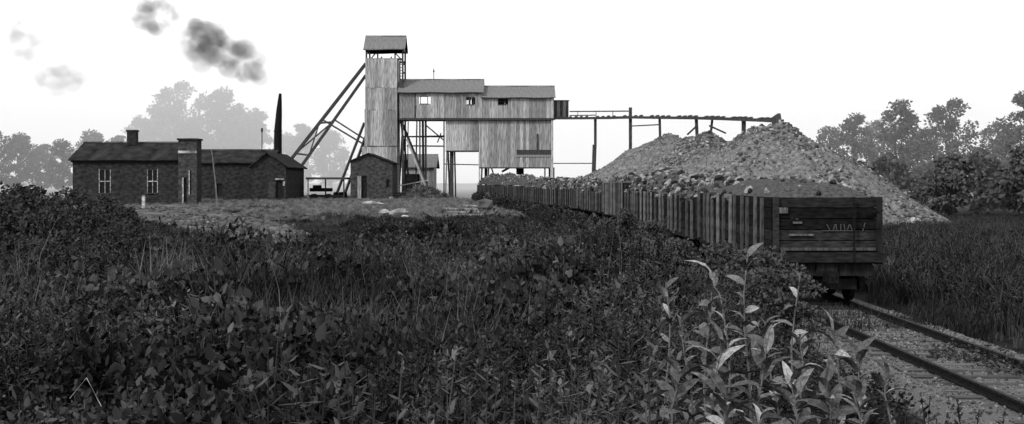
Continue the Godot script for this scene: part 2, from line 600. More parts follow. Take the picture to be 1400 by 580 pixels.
# ---------------------------------------------------------------- main
func _ready() -> void:
	rng.seed = 20240
	hn.seed = 4; hn.frequency = 0.09; hn.fractal_octaves = 3
	hn2.seed = 9; hn2.frequency = 0.45; hn2.fractal_octaves = 3
	set_camera_and_light()
	make_materials()
	build_ground()
	build_track()
	build_brick_office()
	build_engine_house()
	build_hoist_house()
	build_headframe()
	build_rear_shed()
	build_tipple()
	build_tram()
	build_spoil()
	build_train()
	build_trees()
	build_yard_things()
	build_smoke()
	build_weeds()
	build_trackside_bushes()
	build_leafy_plants()

func set_camera_and_light() -> void:
	var cam := Camera3D.new()
	cam.name = "camera"
	cam.position = Vector3(0, EYE, 0)
	cam.projection = Camera3D.PROJECTION_FRUSTUM
	cam.near = 0.1
	cam.far = 6000.0
	cam.size = 0.1 * 580.0 / FOCAL
	cam.frustum_offset = Vector2(0, -0.1 * 40.0 / FOCAL)
	add_child(cam)
	cam.current = true
	var e := Environment.new()
	e.background_mode = Environment.BG_SKY
	var sm := ProceduralSkyMaterial.new()
	sm.sky_top_color = Color(0.9, 0.9, 0.9)
	sm.sky_horizon_color = Color(0.97, 0.97, 0.97)
	sm.sky_curve = 0.3
	sm.ground_bottom_color = Color(0.3, 0.3, 0.3)
	sm.ground_horizon_color = Color(0.95, 0.95, 0.95)
	sm.sun_angle_max = 0.0
	var sky := Sky.new()
	sky.sky_material = sm
	e.sky = sky
	e.tonemap_mode = Environment.TONE_MAPPER_LINEAR
	e.tonemap_exposure = 2.2
	e.volumetric_fog_enabled = true
	e.volumetric_fog_density = 0.0
	e.sdfgi_enabled = true
	e.ssao_enabled = true
	e.ssil_enabled = true
	var we := WorldEnvironment.new()
	we.name = "environment"
	we.environment = e
	add_child(we)
	var sun := DirectionalLight3D.new()
	sun.name = "sun"
	sun.light_energy = 0.5
	sun.light_angular_distance = 12.0
	sun.light_color = Color(1, 1, 1)
	sun.shadow_enabled = true
	add_child(sun)
	sun.look_at_from_position(Vector3(-55, 60, 55), Vector3.ZERO)

func build_ground() -> void:
	var xs := axis(-75, 75, 1.0, [-4000.0, -1500.0, -600.0, -250.0, -130.0, -95.0], [95.0, 130.0, 250.0, 600.0, 1500.0, 4000.0])
	var ds := axis(-6, 200, 1.0, [-4000.0, -800.0, -150.0, -40.0, -15.0], [215.0, 240.0, 270.0, 330.0, 500.0, 900.0, 1800.0, 4500.0])
	var o := part("ground", sheet(xs, ds, ground, ground_tone), M.ground, self)
	tag(o, "", "", "", "structure")
	# the rutted dirt road, raised a little on its own sheet
	var rx := axis(-46, -4, 0.4, [], [])
	var rd := axis(36, 118, 0.4, [], [])
	var rut := func(x: float, d: float) -> float:
		var q: float = x - road_x(d)
		var edge := ss(road_half(d) + 1.2, road_half(d) - 0.8, absf(q))
		var ruts := -0.10 * (exp(-pow((q - 0.9) / 0.3, 2)) + exp(-pow((q + 0.9) / 0.3, 2)))
		return ground(x, d) - 0.25 + edge * (0.33 + ruts + 0.12 * hn2.get_noise_2d(x * 2.0, d * 2.0))
	var road := part("road", sheet(rx, rd, rut, null, func(x, d): return absf(x - road_x(d)) < road_half(d) + 1.3), M.dirt, self)
	tag(road, "", "", "", "structure")

func build_track() -> void:
	var t := thing("railway_track", "single railway track running in from the lower right corner under the cars", "railway track")
	var xs := []
	# ballast bed
	var v := MB.new()
	var prof := [[-2.1, -0.28], [-1.55, -0.0], [1.55, -0.0], [2.1, -0.28]]
	var d := 4.0
	while d < 175.0:
		var c0 := track_x(d); var c1 := track_x(d + 1.0)
		for k in 3:
			v.quad(Vector3(c0 + prof[k][0], prof[k][1], -d), Vector3(c1 + prof[k][0], prof[k][1], -d - 1), Vector3(c1 + prof[k + 1][0], prof[k + 1][1], -d - 1), Vector3(c0 + prof[k + 1][0], prof[k + 1][1], -d))
		d += 1.0
	part("ballast_bed", v.made(), M.ballast, t)
	var stones := [[], []]
	for i in 15000:
		var q := sqrt(rnd(9.0 * 9.0, 27.0 * 27.0))
		var o := rnd(-2.1, 2.1)
		stones[i % 2].append([Vector3(track_x(q) + o, -0.01 - maxf(absf(o) - 1.55, 0.0) * 0.45 + rnd(-0.015, 0.02), -q), rnd(0.04, 0.1), rnd(0.05, 0.3), 1])
	for k in 2: scatter("ballast_gravel", "cinders and broken stone lying along the railway track", rock_mesh(95 + k), M.rock, stones[k])
	d = 9.0
	while d < 62.0:
		var w := rnd(0.19, 0.26)
		cuboid("tie", t, Vector3(track_x(d) + rnd(-0.08, 0.08), -0.055 + rnd(-0.02, 0.02), -d), Vector3(rnd(2.3, 2.6), 0.14, w), M["tie_%d" % (rng.randi() % 3)], Basis(Vector3.UP, rnd(-0.025, 0.025)))
		d += rnd(0.52, 0.64)
	for s in [-0.8, 0.8]:
		var mb := MB.new()
		d = 4.0
		while d < 170.0:
			var a := Vector3(track_x(d) + s, 0, -d)
			var b := Vector3(track_x(d + 2.0) + s, 0, -d - 2.0)
			mb.bar(a + Vector3(0, 0.035, 0), b + Vector3(0, 0.035, 0), 0.12, 0.02)
			mb.bar(a + Vector3(0, 0.085, 0), b + Vector3(0, 0.085, 0), 0.025, 0.09)
			mb.bar(a + Vector3(0, 0.145, 0), b + Vector3(0, 0.145, 0), 0.07, 0.04)
			d += 2.0
		part("rail", mb.made(), M.rail_iron, t)

func build_brick_office() -> void:
	var df := 120.0; var db := 128.0
	var p0 := at(99, 283, df); var p1 := at(244, 220, df)
	var y0 := 0.1
	var t := thing("brick_office", "low brick building with chimney, two tall windows and parapet at its end", "building", Vector3(p0.x, y0, -df))
	var eave := at(0, 219, df).y
	var ridge := EYE + (250.0 - 195.0) / FOCAL * 124.0
	var wins := []
	for px in [[134.5, 151.0], [200.5, 215.5]]:
		wins.append([at(px[0], 0, df).x, at(px[1], 0, df).x, at(0, 265, df).y, at(0, 231, df).y])
	wall("wall", t, p0.x, p1.x, y0, eave, df, 0.35, M.brick, wins)
	wall("wall", t, p0.x, p1.x, y0, eave, db - 0.35, 0.35, M.brick)
	for x in [p0.x + 0.175, p1.x - 0.175]:
		cuboid("wall", t, Vector3(x, (y0 + eave) / 2, -(df + db) / 2), Vector3(0.346, eave - y0, db - df - 0.71), M.brick)
		var mb := MB.new()
		mb.tri(Vector3(x, eave, -df - 0.1), Vector3(x, ridge - 0.2, -(df + db) / 2), Vector3(x, eave, -db + 0.1))
		var g := part("gable", mb.made(), M.brick, t)
		g.position = -t.position
	for w in wins: sash_window(t, w[0], w[1], w[2], w[3], df)
	var slope0 := roof_x(t, p0.x - 0.35, p1.x + 0.02, df - 0.45, db + 0.45, eave + 0.02, ridge, M.roof_tar, 0.02)
	cuboid("eave_board", t, Vector3((p0.x + p1.x) / 2, eave - 0.14, -df + 0.12), Vector3(p1.x - p0.x + 0.3, 0.26, 0.1), M.timber_black)
	var c := at(181, 195, 123.5)
	cuboid("chimney", t, Vector3(c.x, ridge + 0.45, c.z), Vector3(1.0, 1.6, 0.9), M.brick)
	cuboid("chimney_cap", t, Vector3(c.x, ridge + 1.3, c.z), Vector3(1.16, 0.18, 1.06), M.brick)
	# parapet-fronted porch at the right end
	var a := at(243.5, 0, df - 0.5); var b := at(268.5, 0, df - 0.5)
	var top := at(0, 192, df).y
	var door := [at(250.5, 0, df).x, at(257, 0, df).x, y0, at(0, 243, df).y]
	var slit := [at(259.5, 0, df).x, at(263, 0, df).x, at(0, 266, df).y, at(0, 233, df).y]
	wall("porch_wall", t, a.x, b.x, y0, top, df - 0.5, 0.35, M.brick_light, [door, slit])
	for x in [a.x + 0.175, b.x - 0.175]:
		cuboid("porch_wall", t, Vector3(x, (y0 + top) / 2, -(df + 0.5)), Vector3(0.35, top - y0, 1.27), M.brick)
	cuboid("porch_wall", t, Vector3((a.x + b.x) / 2, (y0 + top) / 2, -(df + 1.3)), Vector3(b.x - a.x - 0.01, top - y0, 0.3), M.brick)
	cuboid("parapet_cap", t, Vector3((a.x + b.x) / 2, top + 0.1, -(df + 0.45)), Vector3(b.x - a.x + 0.24, 0.2, 2.2), M.roof_tar)
	cuboid("string_course", t, Vector3((a.x + b.x) / 2, at(0, 208, df).y, -(df - 0.53)), Vector3(b.x - a.x + 0.02, 0.28, 0.1), M.mortar_white)
	cuboid("door", t, Vector3((door[0] + door[1]) / 2 + 0.1, (door[2] + door[3]) / 2, -(df - 0.3)), Vector3(door[1] - door[0] - 0.24, door[3] - door[2], 0.06), M.timber_black)
	cuboid("door_jamb", t, Vector3(door[0] + 0.09, (door[2] + door[3]) / 2, -(df - 0.48)), Vector3(0.16, door[3] - door[2], 0.1), M.paint_white)
	cuboid("pane", t, Vector3((slit[0] + slit[1]) / 2, (slit[2] + slit[3]) / 2, -(df - 0.25)), Vector3(slit[1] - slit[0], slit[3] - slit[2], 0.03), M.dark_glass)
	cuboid("casing", t, Vector3(slit[0] + 0.06, (slit[2] + slit[3]) / 2, -(df - 0.46)), Vector3(0.11, slit[3] - slit[2], 0.1), M.paint_white)

func build_engine_house() -> void:
	var df := 140.0; var db := 152.0
	var y0 := 0.4
	var xl := at(343.5, 0, df).x; var xr := at(391, 0, df).x
	var t := thing("engine_house", "dark brick engine house with low wing and a gabled front with doorway", "building", Vector3(xl, y0, -df))
	var eave := at(0, 227, df).y
	var peak := at(365, 209, df)
	var door := [at(377, 0, df).x, at(387.5, 0, df).x, y0, at(0, 246, df).y]
	var win := [at(366.5, 0, df).x, at(375.5, 0, df).x, at(0, 270, df).y, at(0, 248.5, df).y]
	var prof := [[xl, eave], [peak.x, peak.y - 0.15], [xr, eave]]
	wall("gable_wall", t, xl, xr, y0, eave, df, 0.35, M.brick, [door, win], prof)
	wall("wall", t, xl, xr, y0, eave, db - 0.35, 0.35, M.brick, [], prof)
	for x in [xl + 0.175, xr - 0.175]:
		cuboid("wall", t, Vector3(x, (y0 + eave) / 2, -(df + db) / 2), Vector3(0.35, eave - y0, db - df - 0.71), M.brick)
	for px in [400.0, 408.5]:
		pass
	var o := 0.4
	slope("roof_slope", t, [Vector3(xl - 0.35, eave - 0.12, -df + o), Vector3(peak.x, peak.y + 0.1, -df + o), Vector3(peak.x, peak.y + 0.1, -db - o), Vector3(xl - 0.35, eave - 0.12, -db - o)], 0.14, M.roof_tar)
	slope("roof_slope", t, [Vector3(peak.x, peak.y + 0.1, -df + o), Vector3(xr + 0.45, eave - 0.15, -df + o), Vector3(xr + 0.45, eave - 0.15, -db - o), Vector3(peak.x, peak.y + 0.1, -db - o)], 0.14, M.roof_tar)
	cuboid("door", t, Vector3((door[0] + door[1]) / 2, (door[2] + door[3]) / 2, -(df + 0.28)), Vector3(door[1] - door[0], door[3] - door[2], 0.06), M.timber_black)
	cuboid("notice", t, Vector3(at(388, 0, df).x, at(0, 251, df).y, -(df - 0.02)), Vector3(0.24, 0.55, 0.03), M.paint_white)
	cuboid("door_head", t, Vector3((door[0] + door[1]) / 2, door[3] + 0.1, -(df - 0.02)), Vector3(1.1, 0.2, 0.08), M.mortar_white)
	cuboid("whitewashed_panel", t, Vector3((win[0] + win[1]) / 2, (win[2] + win[3]) / 2, -(df + 0.06)), Vector3(win[1] - win[0], win[3] - win[2], 0.06), M.brick_light)
	# long low wing towards the office
	var wl := at(255, 0, 143.0).x
	var we := EYE + (250.0 - 222.5) / FOCAL * 143.0
	var wr := EYE + (250.0 - 205.0) / FOCAL * 147.0
	wall("wing_wall", t, wl, xl - 0.01, y0, we, 143.0, 0.35, M.brick, [[at(296, 0, 143).x, at(303, 0, 143).x, at(0, 268, 143).y, at(0, 251, 143).y]])
	cuboid("wing_shutter", t, Vector3(at(299.5, 0, 143).x, at(0, 259.5, 143).y, -143.2), Vector3(0.7, 1.65, 0.05), M.timber_black)
	wall("wing_wall", t, wl, xl - 0.01, y0, we, 151.0, 0.35, M.brick)
	cuboid("wing_wall", t, Vector3(wl + 0.175, (y0 + we) / 2, -147.2), Vector3(0.34, we - y0, 7.6), M.brick)
	roof_x(t, wl - 0.3, xl + 2.0, 142.55, 151.8, we, wr, M.roof_tar, 0.015)
	cuboid("wing_eave_board", t, Vector3((wl + xl) / 2, we - 0.15, -142.88), Vector3(xl - wl, 0.25, 0.08), M.timber_black)
	# vent pipe on the ridge
	var vp := MB.new()
	var v0 := at(358, 206, 147.0)
	vp.tube([v0 + Vector3(0, -0.3, 0), v0 + Vector3(0, 2.5, 0), v0 + Vector3(0, 2.5, 0), v0 + Vector3(0, 3.0, 0)], [0.06, 0.06, 0.13, 0.13], 8)
	var vo := part("vent_pipe", vp.made(), M.iron, t)
	vo.position = -t.position
	# smokestack behind
	var st := thing("smokestack", "tall tapering black iron smokestack behind the engine house roof", "smokestack", at(379.5, 0, 158.0) * Vector3(1, 0, 1) + Vector3(0, 0.4, 0))
	var b0 := at(379.5, 268, 158.0); var b1 := at(379.8, 180, 158.0); var b2 := at(381.5, 150, 158.0); var b3 := at(383, 128, 158.0)
	var mb := MB.new()
	mb.tube([b0 - st.position, b1 - st.position, b2 - st.position, b3 - st.position], [0.62, 0.55, 0.4, 0.2], 14)
	part("flue", mb.made(), M.iron, st)
	mb = MB.new()
	mb.tube([b1 - st.position, b1 - st.position + Vector3(0, 0.15, 0)], [0.60, 0.6], 14)
	part("band", mb.made(), M.iron, st)

func build_hoist_house() -> void:
	var df := 148.0; var db := 154.0
	var y0 := 0.4
	var xl := at(479, 0, df).x; var xr := at(536.5, 0, df).x
	var t := thing("hoist_shed", "small gabled brick shed at the foot of the headframe tower", "building", Vector3(xl, y0, -df))
	var peak := at(504, 210, df)
	var el := at(0, 219.5, df).y; var er := at(0, 222, df).y
	var door := [at(494, 0, df).x, at(501.5, 0, df).x, y0, at(0, 241, df).y]
	var win := [at(528, 0, df).x, at(532.5, 0, df).x, at(0, 256, df).y, at(0, 245.5, df).y]
	var prof := [[xl, el], [peak.x, peak.y - 0.1], [xr, er]]
	wall("wall", t, xl, xr, y0, el, df, 0.3, M.brick_light, [door, win], prof)
	wall("wall", t, xl, xr, y0, el, db - 0.3, 0.3, M.brick_light, [], prof)
	for q in [[xl + 0.15, el], [xr - 0.15, er]]:
		cuboid("wall", t, Vector3(q[0], (y0 + q[1]) / 2, -(df + db) / 2), Vector3(0.3, q[1] - y0, db - df - 0.61), M.brick_light)
	slope("roof_slope", t, [Vector3(xl - 0.3, el - 0.1, -df + 0.35), Vector3(peak.x, peak.y + 0.1, -df + 0.35), Vector3(peak.x, peak.y + 0.1, -db - 0.3), Vector3(xl - 0.3, el - 0.1, -db - 0.3)], 0.12, M.roof_tar)
	slope("roof_slope", t, [Vector3(peak.x, peak.y + 0.1, -df + 0.35), Vector3(xr + 0.35, er - 0.1, -df + 0.35), Vector3(xr + 0.35, er - 0.1, -db - 0.3), Vector3(peak.x, peak.y + 0.1, -db - 0.3)], 0.12, M.roof_tar)
	cuboid("door", t, Vector3((door[0] + door[1]) / 2, (door[2] + door[3]) / 2, -(df + 0.22)), Vector3(door[1] - door[0], door[3] - door[2], 0.05), M.timber_black)
	cuboid("door_leaf", t, Vector3(door[0] - 0.28, (door[2] + door[3]) / 2, -(df - 0.05)), Vector3(0.5, door[3] - door[2], 0.06), M.board_2)
	cuboid("shutter", t, Vector3((win[0] + win[1]) / 2, (win[2] + win[3]) / 2, -(df + 0.2)), Vector3(win[1] - win[0], win[3] - win[2], 0.05), M.timber_black)
	# open lean-to between engine house and hoist shed
	var l := thing("open_lean_to", "low open shelter with flat dark roof between the engine house and brick shed", "shelter", at(447, 268, 151.0))
	var a := at(418, 244, 149.0); var b := at(474, 245, 149.0)
	cuboid("roof", l, Vector3((a.x + b.x) / 2, a.y, -150.5), Vector3(b.x - a.x, 0.28, 3.2), M.timber)
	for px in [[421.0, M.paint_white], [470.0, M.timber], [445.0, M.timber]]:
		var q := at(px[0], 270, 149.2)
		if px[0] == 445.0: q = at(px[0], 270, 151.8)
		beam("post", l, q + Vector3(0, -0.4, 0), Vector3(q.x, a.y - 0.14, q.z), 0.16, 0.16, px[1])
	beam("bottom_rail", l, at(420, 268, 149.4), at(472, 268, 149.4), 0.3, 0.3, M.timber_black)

func build_headframe() -> void:
	var df := 157.0; var db := 161.0
	var t := thing("headframe_tower", "tall boarded headframe tower with roofed open top and raking back legs", "headframe", Vector3(at(521, 0, df).x, 0.5, -df))
	var xl := at(499.5, 0, df).x; var xb := at(543, 0, df).x; var xr := at(551.5, 0, df).x
	var tiers := [[200.0, 276.0, -0.55], [150.0, 200.0, -0.12], [120.0, 150.0, 0.0], [80.0, 120.0, 0.0]]
	var k := 0
	for q in tiers:
		boarding(t, xl + q[2], xb, at(0, q[1], df).y, at(0, q[0], df).y, df - 0.03 * k, 0.42)
		boarding(t, xl, xb - 0.3, at(0, q[1], df).y, at(0, q[0], df).y, db, 0.9, [], true)
		if k < 3:
			beam("girt", t, Vector3(xl + q[2], at(0, q[0], df).y, -df + 0.02), Vector3(xb, at(0, q[0], df).y, -df + 0.02), 0.1, 0.14, M.timber)
		k += 1
	# left and right side boarding; right side is open timber above the gallery roof
	var ytop := at(0, 80, df).y
	side_boarding(t, xl - 0.02, df + 0.03, db, 0.5, ytop, 0.6)
	side_boarding(t, xb - 0.05, df + 0.06, db - 0.05, 0.5, ytop, 0.6)
	for px in [[xl + 0.12, df + 0.16], [xr - 0.12, df + 0.16], [xl + 0.12, db - 0.16], [xr - 0.12, db - 0.16]]:
		beam("corner_post", t, Vector3(px[0], 0.0, -px[1]), Vector3(px[0], at(0, 66, df).y, -px[1]), 0.24, 0.24, M.timber)
	beam("ladder_rail", t, Vector3(at(547, 0, df).x, at(0, 120, df).y, -df - 0.1), Vector3(at(547, 0, df).x, at(0, 80, df).y, -df - 0.1), 0.1, 0.1, M.timber)
	for y in [84.0, 88.0, 92.0, 96.0, 100.0, 104.0, 108.0]:
		beam("ladder_rung", t, Vector3(at(547, 0, df).x, at(0, y, df).y, -df - 0.1), Vector3(xr, at(0, y + 0.5, df).y, -df - 0.1), 0.07, 0.09, M.timber)
	for y in [86.0, 98.0, 110.0]:
		beam("side_girt", t, Vector3(xr - 0.1, at(0, y, df).y, -df - 0.1), Vector3(xr - 0.1, at(0, y, df).y, -db), 0.14, 0.16, M.timber)
	# open belfry with sheave gear, then the roof
	var yb := at(0, 81.0, df).y
	var ye := at(0, 67.5, df).y
	for d in [df + 0.1, db - 0.1]:
		beam("top_plate", t, Vector3(xl, yb, -d), Vector3(xr, yb, -d), 0.24, 0.3, M.timber)
		if d < df + 1.0: beam("top_plate", t, Vector3(xl - 0.1, ye - 0.05, -d), Vector3(xr + 0.1, ye - 0.05, -d), 0.2, 0.16, M.timber)
	beam("mid_post", t, Vector3(lerpf(xl, xr, 0.3), yb, -df - 1), Vector3(lerpf(xl, xr, 0.3), ye, -df - 1), 0.2, 0.2, M.timber)
	beam("mid_post", t, Vector3(lerpf(xl, xr, 0.72), yb, -df - 3), Vector3(lerpf(xl, xr, 0.72), ye, -df - 3), 0.2, 0.2, M.timber)
	for s in 2:
		var c := Vector3(lerpf(xl, xr, 0.38 + 0.26 * s), yb - 0.1, -(df + 2.0))
		var wh := TorusMesh.new()
		wh.inner_radius = 0.6; wh.outer_radius = 0.74; wh.rings = 20; wh.ring_segments = 6
		part("sheave_wheel", wh, M.iron, t, Transform3D(Basis(Vector3.BACK, PI / 2), c - t.position))
		beam("sheave_spoke", t, c + Vector3(0, -0.62, 0), c + Vector3(0, 0.62, 0), 0.1, 0.1, M.iron)
		beam("sheave_spoke", t, c + Vector3(0, 0, -0.62), c + Vector3(0, 0, 0.62), 0.1, 0.1, M.iron)
	beam("knee_brace", t, Vector3(xl + 0.3, yb, -df - 2), Vector3(xl + 1.3, ye - 0.2, -df - 2), 0.16, 0.16, M.timber)
	beam("knee_brace", t, Vector3(xr - 0.3, yb, -df - 2), Vector3(xr - 1.5, ye - 0.2, -df - 2), 0.16, 0.16, M.timber)
	roof_x(t, at(497, 0, df).x, at(554, 0, df).x, df - 0.5, db + 0.4, at(0, 68.0, df).y, EYE + 200.5 / FOCAL * (df + db) / 2, M.roof_shingle, 0.05)
	for x in [xl + 0.1, xr - 0.1]:
		var mb := MB.new()
		mb.tri(Vector3(x, ye, -df), Vector3(x, EYE + 196.0 / FOCAL * (df + db) / 2, -(df + db) / 2), Vector3(x, ye, -db))
		var g := part("gable", mb.made(), M.board_2, t)
		g.position = -t.position
	# raking back legs with their cross bracing
	var la := [at(500, 87, 161.0), at(372, 251, 165.0)]
	var lb := [at(500, 103, 158.0), at(383, 268, 156.5)]
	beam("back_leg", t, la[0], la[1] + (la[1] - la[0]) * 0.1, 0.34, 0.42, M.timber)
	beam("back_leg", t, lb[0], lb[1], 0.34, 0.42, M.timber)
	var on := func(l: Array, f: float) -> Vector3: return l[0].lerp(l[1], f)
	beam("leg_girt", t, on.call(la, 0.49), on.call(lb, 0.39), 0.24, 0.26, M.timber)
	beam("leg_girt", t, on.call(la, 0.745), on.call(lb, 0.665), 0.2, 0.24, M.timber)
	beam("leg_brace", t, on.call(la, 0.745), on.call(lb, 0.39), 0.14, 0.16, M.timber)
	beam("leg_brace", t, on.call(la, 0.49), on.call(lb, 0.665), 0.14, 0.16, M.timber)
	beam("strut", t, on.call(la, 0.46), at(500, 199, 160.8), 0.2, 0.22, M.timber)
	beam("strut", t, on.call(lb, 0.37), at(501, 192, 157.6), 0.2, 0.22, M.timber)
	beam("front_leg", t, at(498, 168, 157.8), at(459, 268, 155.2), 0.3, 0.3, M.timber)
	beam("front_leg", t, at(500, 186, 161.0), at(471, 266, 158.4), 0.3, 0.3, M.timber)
	# legs of the shaft collar below the gallery
	for q in [[544, 162, 541, 268, 158.0], [549, 162, 553, 268, 158.5], [548, 166, 562, 268, 160.0], [551, 165, 545, 268, 163.0]]:
		beam("shaft_leg", t, at(q[0], q[1], q[4]), at(q[2], q[3], q[4] - 0.6), 0.26, 0.26, M.timber)

func build_rear_shed() -> void:
	var df := 172.0; var db := 178.0
	var y0 := 0.3
	var xl := at(549, 0, df).x; var xr := at(593, 0, df).x
	var t := thing("timber_shed", "grey boarded shed behind the trestle under the gallery", "shed", Vector3(xl, y0, -df))
	var eave := at(0, 229, df).y
	var ridge := EYE + (250.0 - 211.5) / FOCAL * 175.0
	boarding(t, xl, xr, y0, eave, df, 0.5, [[at(556, 0, df).x, at(571, 0, df).x, y0, at(0, 238, df).y]])
	cuboid("door", t, Vector3(at(563.5, 0, df).x, (y0 + at(0, 238, df).y) / 2, -df - 0.1), Vector3(1.74, at(0, 238, df).y - y0, 0.05), M.timber_black)
	boarding(t, xl, xr, y0, eave, db, 0.8, [], true)
	side_boarding(t, xr, df + 0.03, db - 0.03, y0, eave, 0.5)
	side_boarding(t, xl, df + 0.03, db - 0.03, y0, eave, 0.5)
	for x in [xl, xr]:
		var mb := MB.new()
		mb.tri(Vector3(x, eave, -df), Vector3(x, ridge - 0.1, -(df + db) / 2), Vector3(x, eave, -db))
		var g := part("gable", mb.made(), M.board_2, t)
		g.position = -t.position
	roof_x(t, xl - 0.3, xr + 0.5, df - 0.5, db + 0.5, eave, ridge, M.roof_shingle, 0.03)

func build_tipple() -> void:
	var df := 156.6; var db := 162.0
	var t := thing("tipple", "long boarded gallery and loading bin raised on timber legs above the cars", "tipple", Vector3(at(700, 0, df).x, 0.5, -df))
	var X := func(px: float) -> float: return at(px, 0, df).x
	var Y := func(py: float) -> float: return at(0, py, df).y
	var xl: float = X.call(546); var xm: float = X.call(659); var xr: float = X.call(757)
	# the gallery with its three window openings, two of which show the sky through the far wall
	var holes := [[X.call(575), X.call(584.5), Y.call(142), Y.call(132.5)], [X.call(638.5), X.call(647), Y.call(143), Y.call(133)], [X.call(681.5), X.call(690.5), Y.call(143), Y.call(135)]]
	var far := []
	for h in [[574, 584, 144, 131], [637.5, 642, 143, 137]]:
		far.append([at(h[0], 0, db).x, at(h[1], 0, db).x, at(0, h[2], db).y, at(0, h[3], db).y])
	boarding(t, xl, xm, Y.call(161.5), Y.call(126.5), df, 0.42, holes)
	boarding(t, xm, xr, Y.call(161.5), Y.call(133), df, 0.42, holes)
	boarding(t, xl, xm, Y.call(161.5), Y.call(127), db, 0.9, far, true)
	boarding(t, xm, xr, Y.call(161.5), Y.call(134), db, 0.9, far, true)
	side_boarding(t, xr + 0.02, df + 0.03, db, Y.call(161.5), Y.call(132), 0.5)
	for h in holes:
		var cx: float = (h[0] + h[1]) / 2
		var cy: float = (h[2] + h[3]) / 2
		for s in [-1.0, 1.0]:
			cuboid("window_frame", t, Vector3(cx + s * ((h[1] - h[0]) / 2 + 0.02), cy, -df + 0.07), Vector3(0.1, h[3] - h[2] + 0.2, 0.05), M.timber)
			cuboid("window_frame", t, Vector3(cx, cy + s * ((h[3] - h[2]) / 2 + 0.02), -df + 0.075), Vector3(h[1] - h[0], 0.1, 0.05), M.timber)
	beam("sash_bar", t, Vector3(X.call(642), Y.call(143), -df), Vector3(X.call(642), Y.call(133), -df), 0.3, 0.05, M.timber)
	cuboid("shutter", t, Vector3(X.call(686), Y.call(138), -df - 0.2), Vector3(0.9, 0.55, 0.05), M.timber_black)
	cuboid("gallery_floor", t, Vector3((xl + xr) / 2, Y.call(162.3), -(df + db) / 2), Vector3(xr - xl, 0.16, db - df + 0.3), M.timber)
	beam("floor_beam", t, Vector3(xl, Y.call(163), -df + 0.12), Vector3(xr + 0.2, Y.call(163), -df + 0.12), 0.16, 0.3, M.timber)
	beam("corner_board", t, Vector3(X.call(567.5), Y.call(162), -df + 0.07), Vector3(X.call(567.5), Y.call(126), -df + 0.07), 0.16, 0.08, M.timber)
	beam("corner_board", t, Vector3(X.call(755), Y.call(250), -df + 0.1), Vector3(X.call(755), Y.call(133), -df + 0.1), 0.3, 0.1, M.board_3)
	roof_x(t, xl - 0.25, X.call(661.5), df - 0.6, db + 0.6, Y.call(126.5), EYE + (250.0 - 109.0) / FOCAL * (df + db) / 2, M.roof_shingle, 0.04)
	roof_x(t, X.call(657), xr + 0.25, df - 0.5, db + 0.5, Y.call(133.5), EYE + (250.0 - 118.0) / FOCAL * (df + db) / 2, M.roof_shingle, 0.04)
	for q in [[xm, 127.0, 110.5], [xr, 134.0, 119.5], [xl + 0.1, 127.0, 110.5]]:
		var mb := MB.new()
		mb.tri(Vector3(q[0], Y.call(q[1]), -df), Vector3(q[0], Y.call(q[2]), -(df + db) / 2), Vector3(q[0], Y.call(q[1]), -db))
		var g := part("gable", mb.made(), M.board_0, t)
		g.position = -t.position
	beam("lightning_rod", t, at(593, 112, 160.7), at(593, 94, 160.7), 0.09, 0.09, M.iron)
	cuboid("rod_cap", t, at(593, 97.5, 160.7), Vector3(0.22, 0.22, 0.22), M.iron)
	# bins below
	var bd := df + 0.35
	var bb := db - 0.6
	boarding(t, X.call(609), X.call(654), Y.call(206), Y.call(163.5), bd, 0.42)
	boarding(t, X.call(655), X.call(753), Y.call(229), Y.call(163.5), bd - 0.06, 0.42)
	beam("slot_board", t, Vector3(X.call(735), Y.call(205), -bd + 0.14), Vector3(X.call(735), Y.call(183), -bd + 0.14), 0.26, 0.05, M.timber)
	boarding(t, X.call(609), X.call(655), Y.call(206), Y.call(163.5), bb, 0.9, [], true)
	boarding(t, X.call(655), X.call(753), Y.call(229), Y.call(163.5), bb, 0.9, [], true)
	side_boarding(t, X.call(753) + 0.02, bd, bb, Y.call(229), Y.call(163.5), 0.5)
	side_boarding(t, X.call(609), bd + 0.05, bb, Y.call(206), Y.call(163.5), 0.5)
	cuboid("bin_floor", t, Vector3(X.call(632), Y.call(206), -(bd + bb) / 2), Vector3(X.call(655) - X.call(609), 0.16, bb - bd), M.timber)
	cuboid("bin_floor", t, Vector3(X.call(704), Y.call(229), -(bd + bb) / 2), Vector3(X.call(753) - X.call(655), 0.2, bb - bd), M.timber_black)
	for q in [[655.5, 163.5, 268], [704.5, 163.5, 180]]:
		beam("batten", t, Vector3(X.call(q[0]), Y.call(q[2]), -bd + 0.14), Vector3(X.call(q[0]), Y.call(q[1]), -bd + 0.14), 0.22, 0.06, M.board_3)
	for i in 3:
		cuboid("waling_board", t, Vector3(X.call(730.5), Y.call(206.5 + i * 3.4), -bd + 0.15), Vector3(X.call(755) - X.call(706.5), 0.34, 0.06), M.timber if i != 2 else M.board_5)
	beam("bin_edge", t, Vector3(X.call(609), Y.call(206.5), -bd + 0.12), Vector3(X.call(655), Y.call(206.5), -bd + 0.12), 0.1, 0.14, M.timber)
	beam("bin_edge", t, Vector3(X.call(655), Y.call(229.5), -bd + 0.18), Vector3(X.call(753), Y.call(229.5), -bd + 0.18), 0.1, 0.16, M.timber)
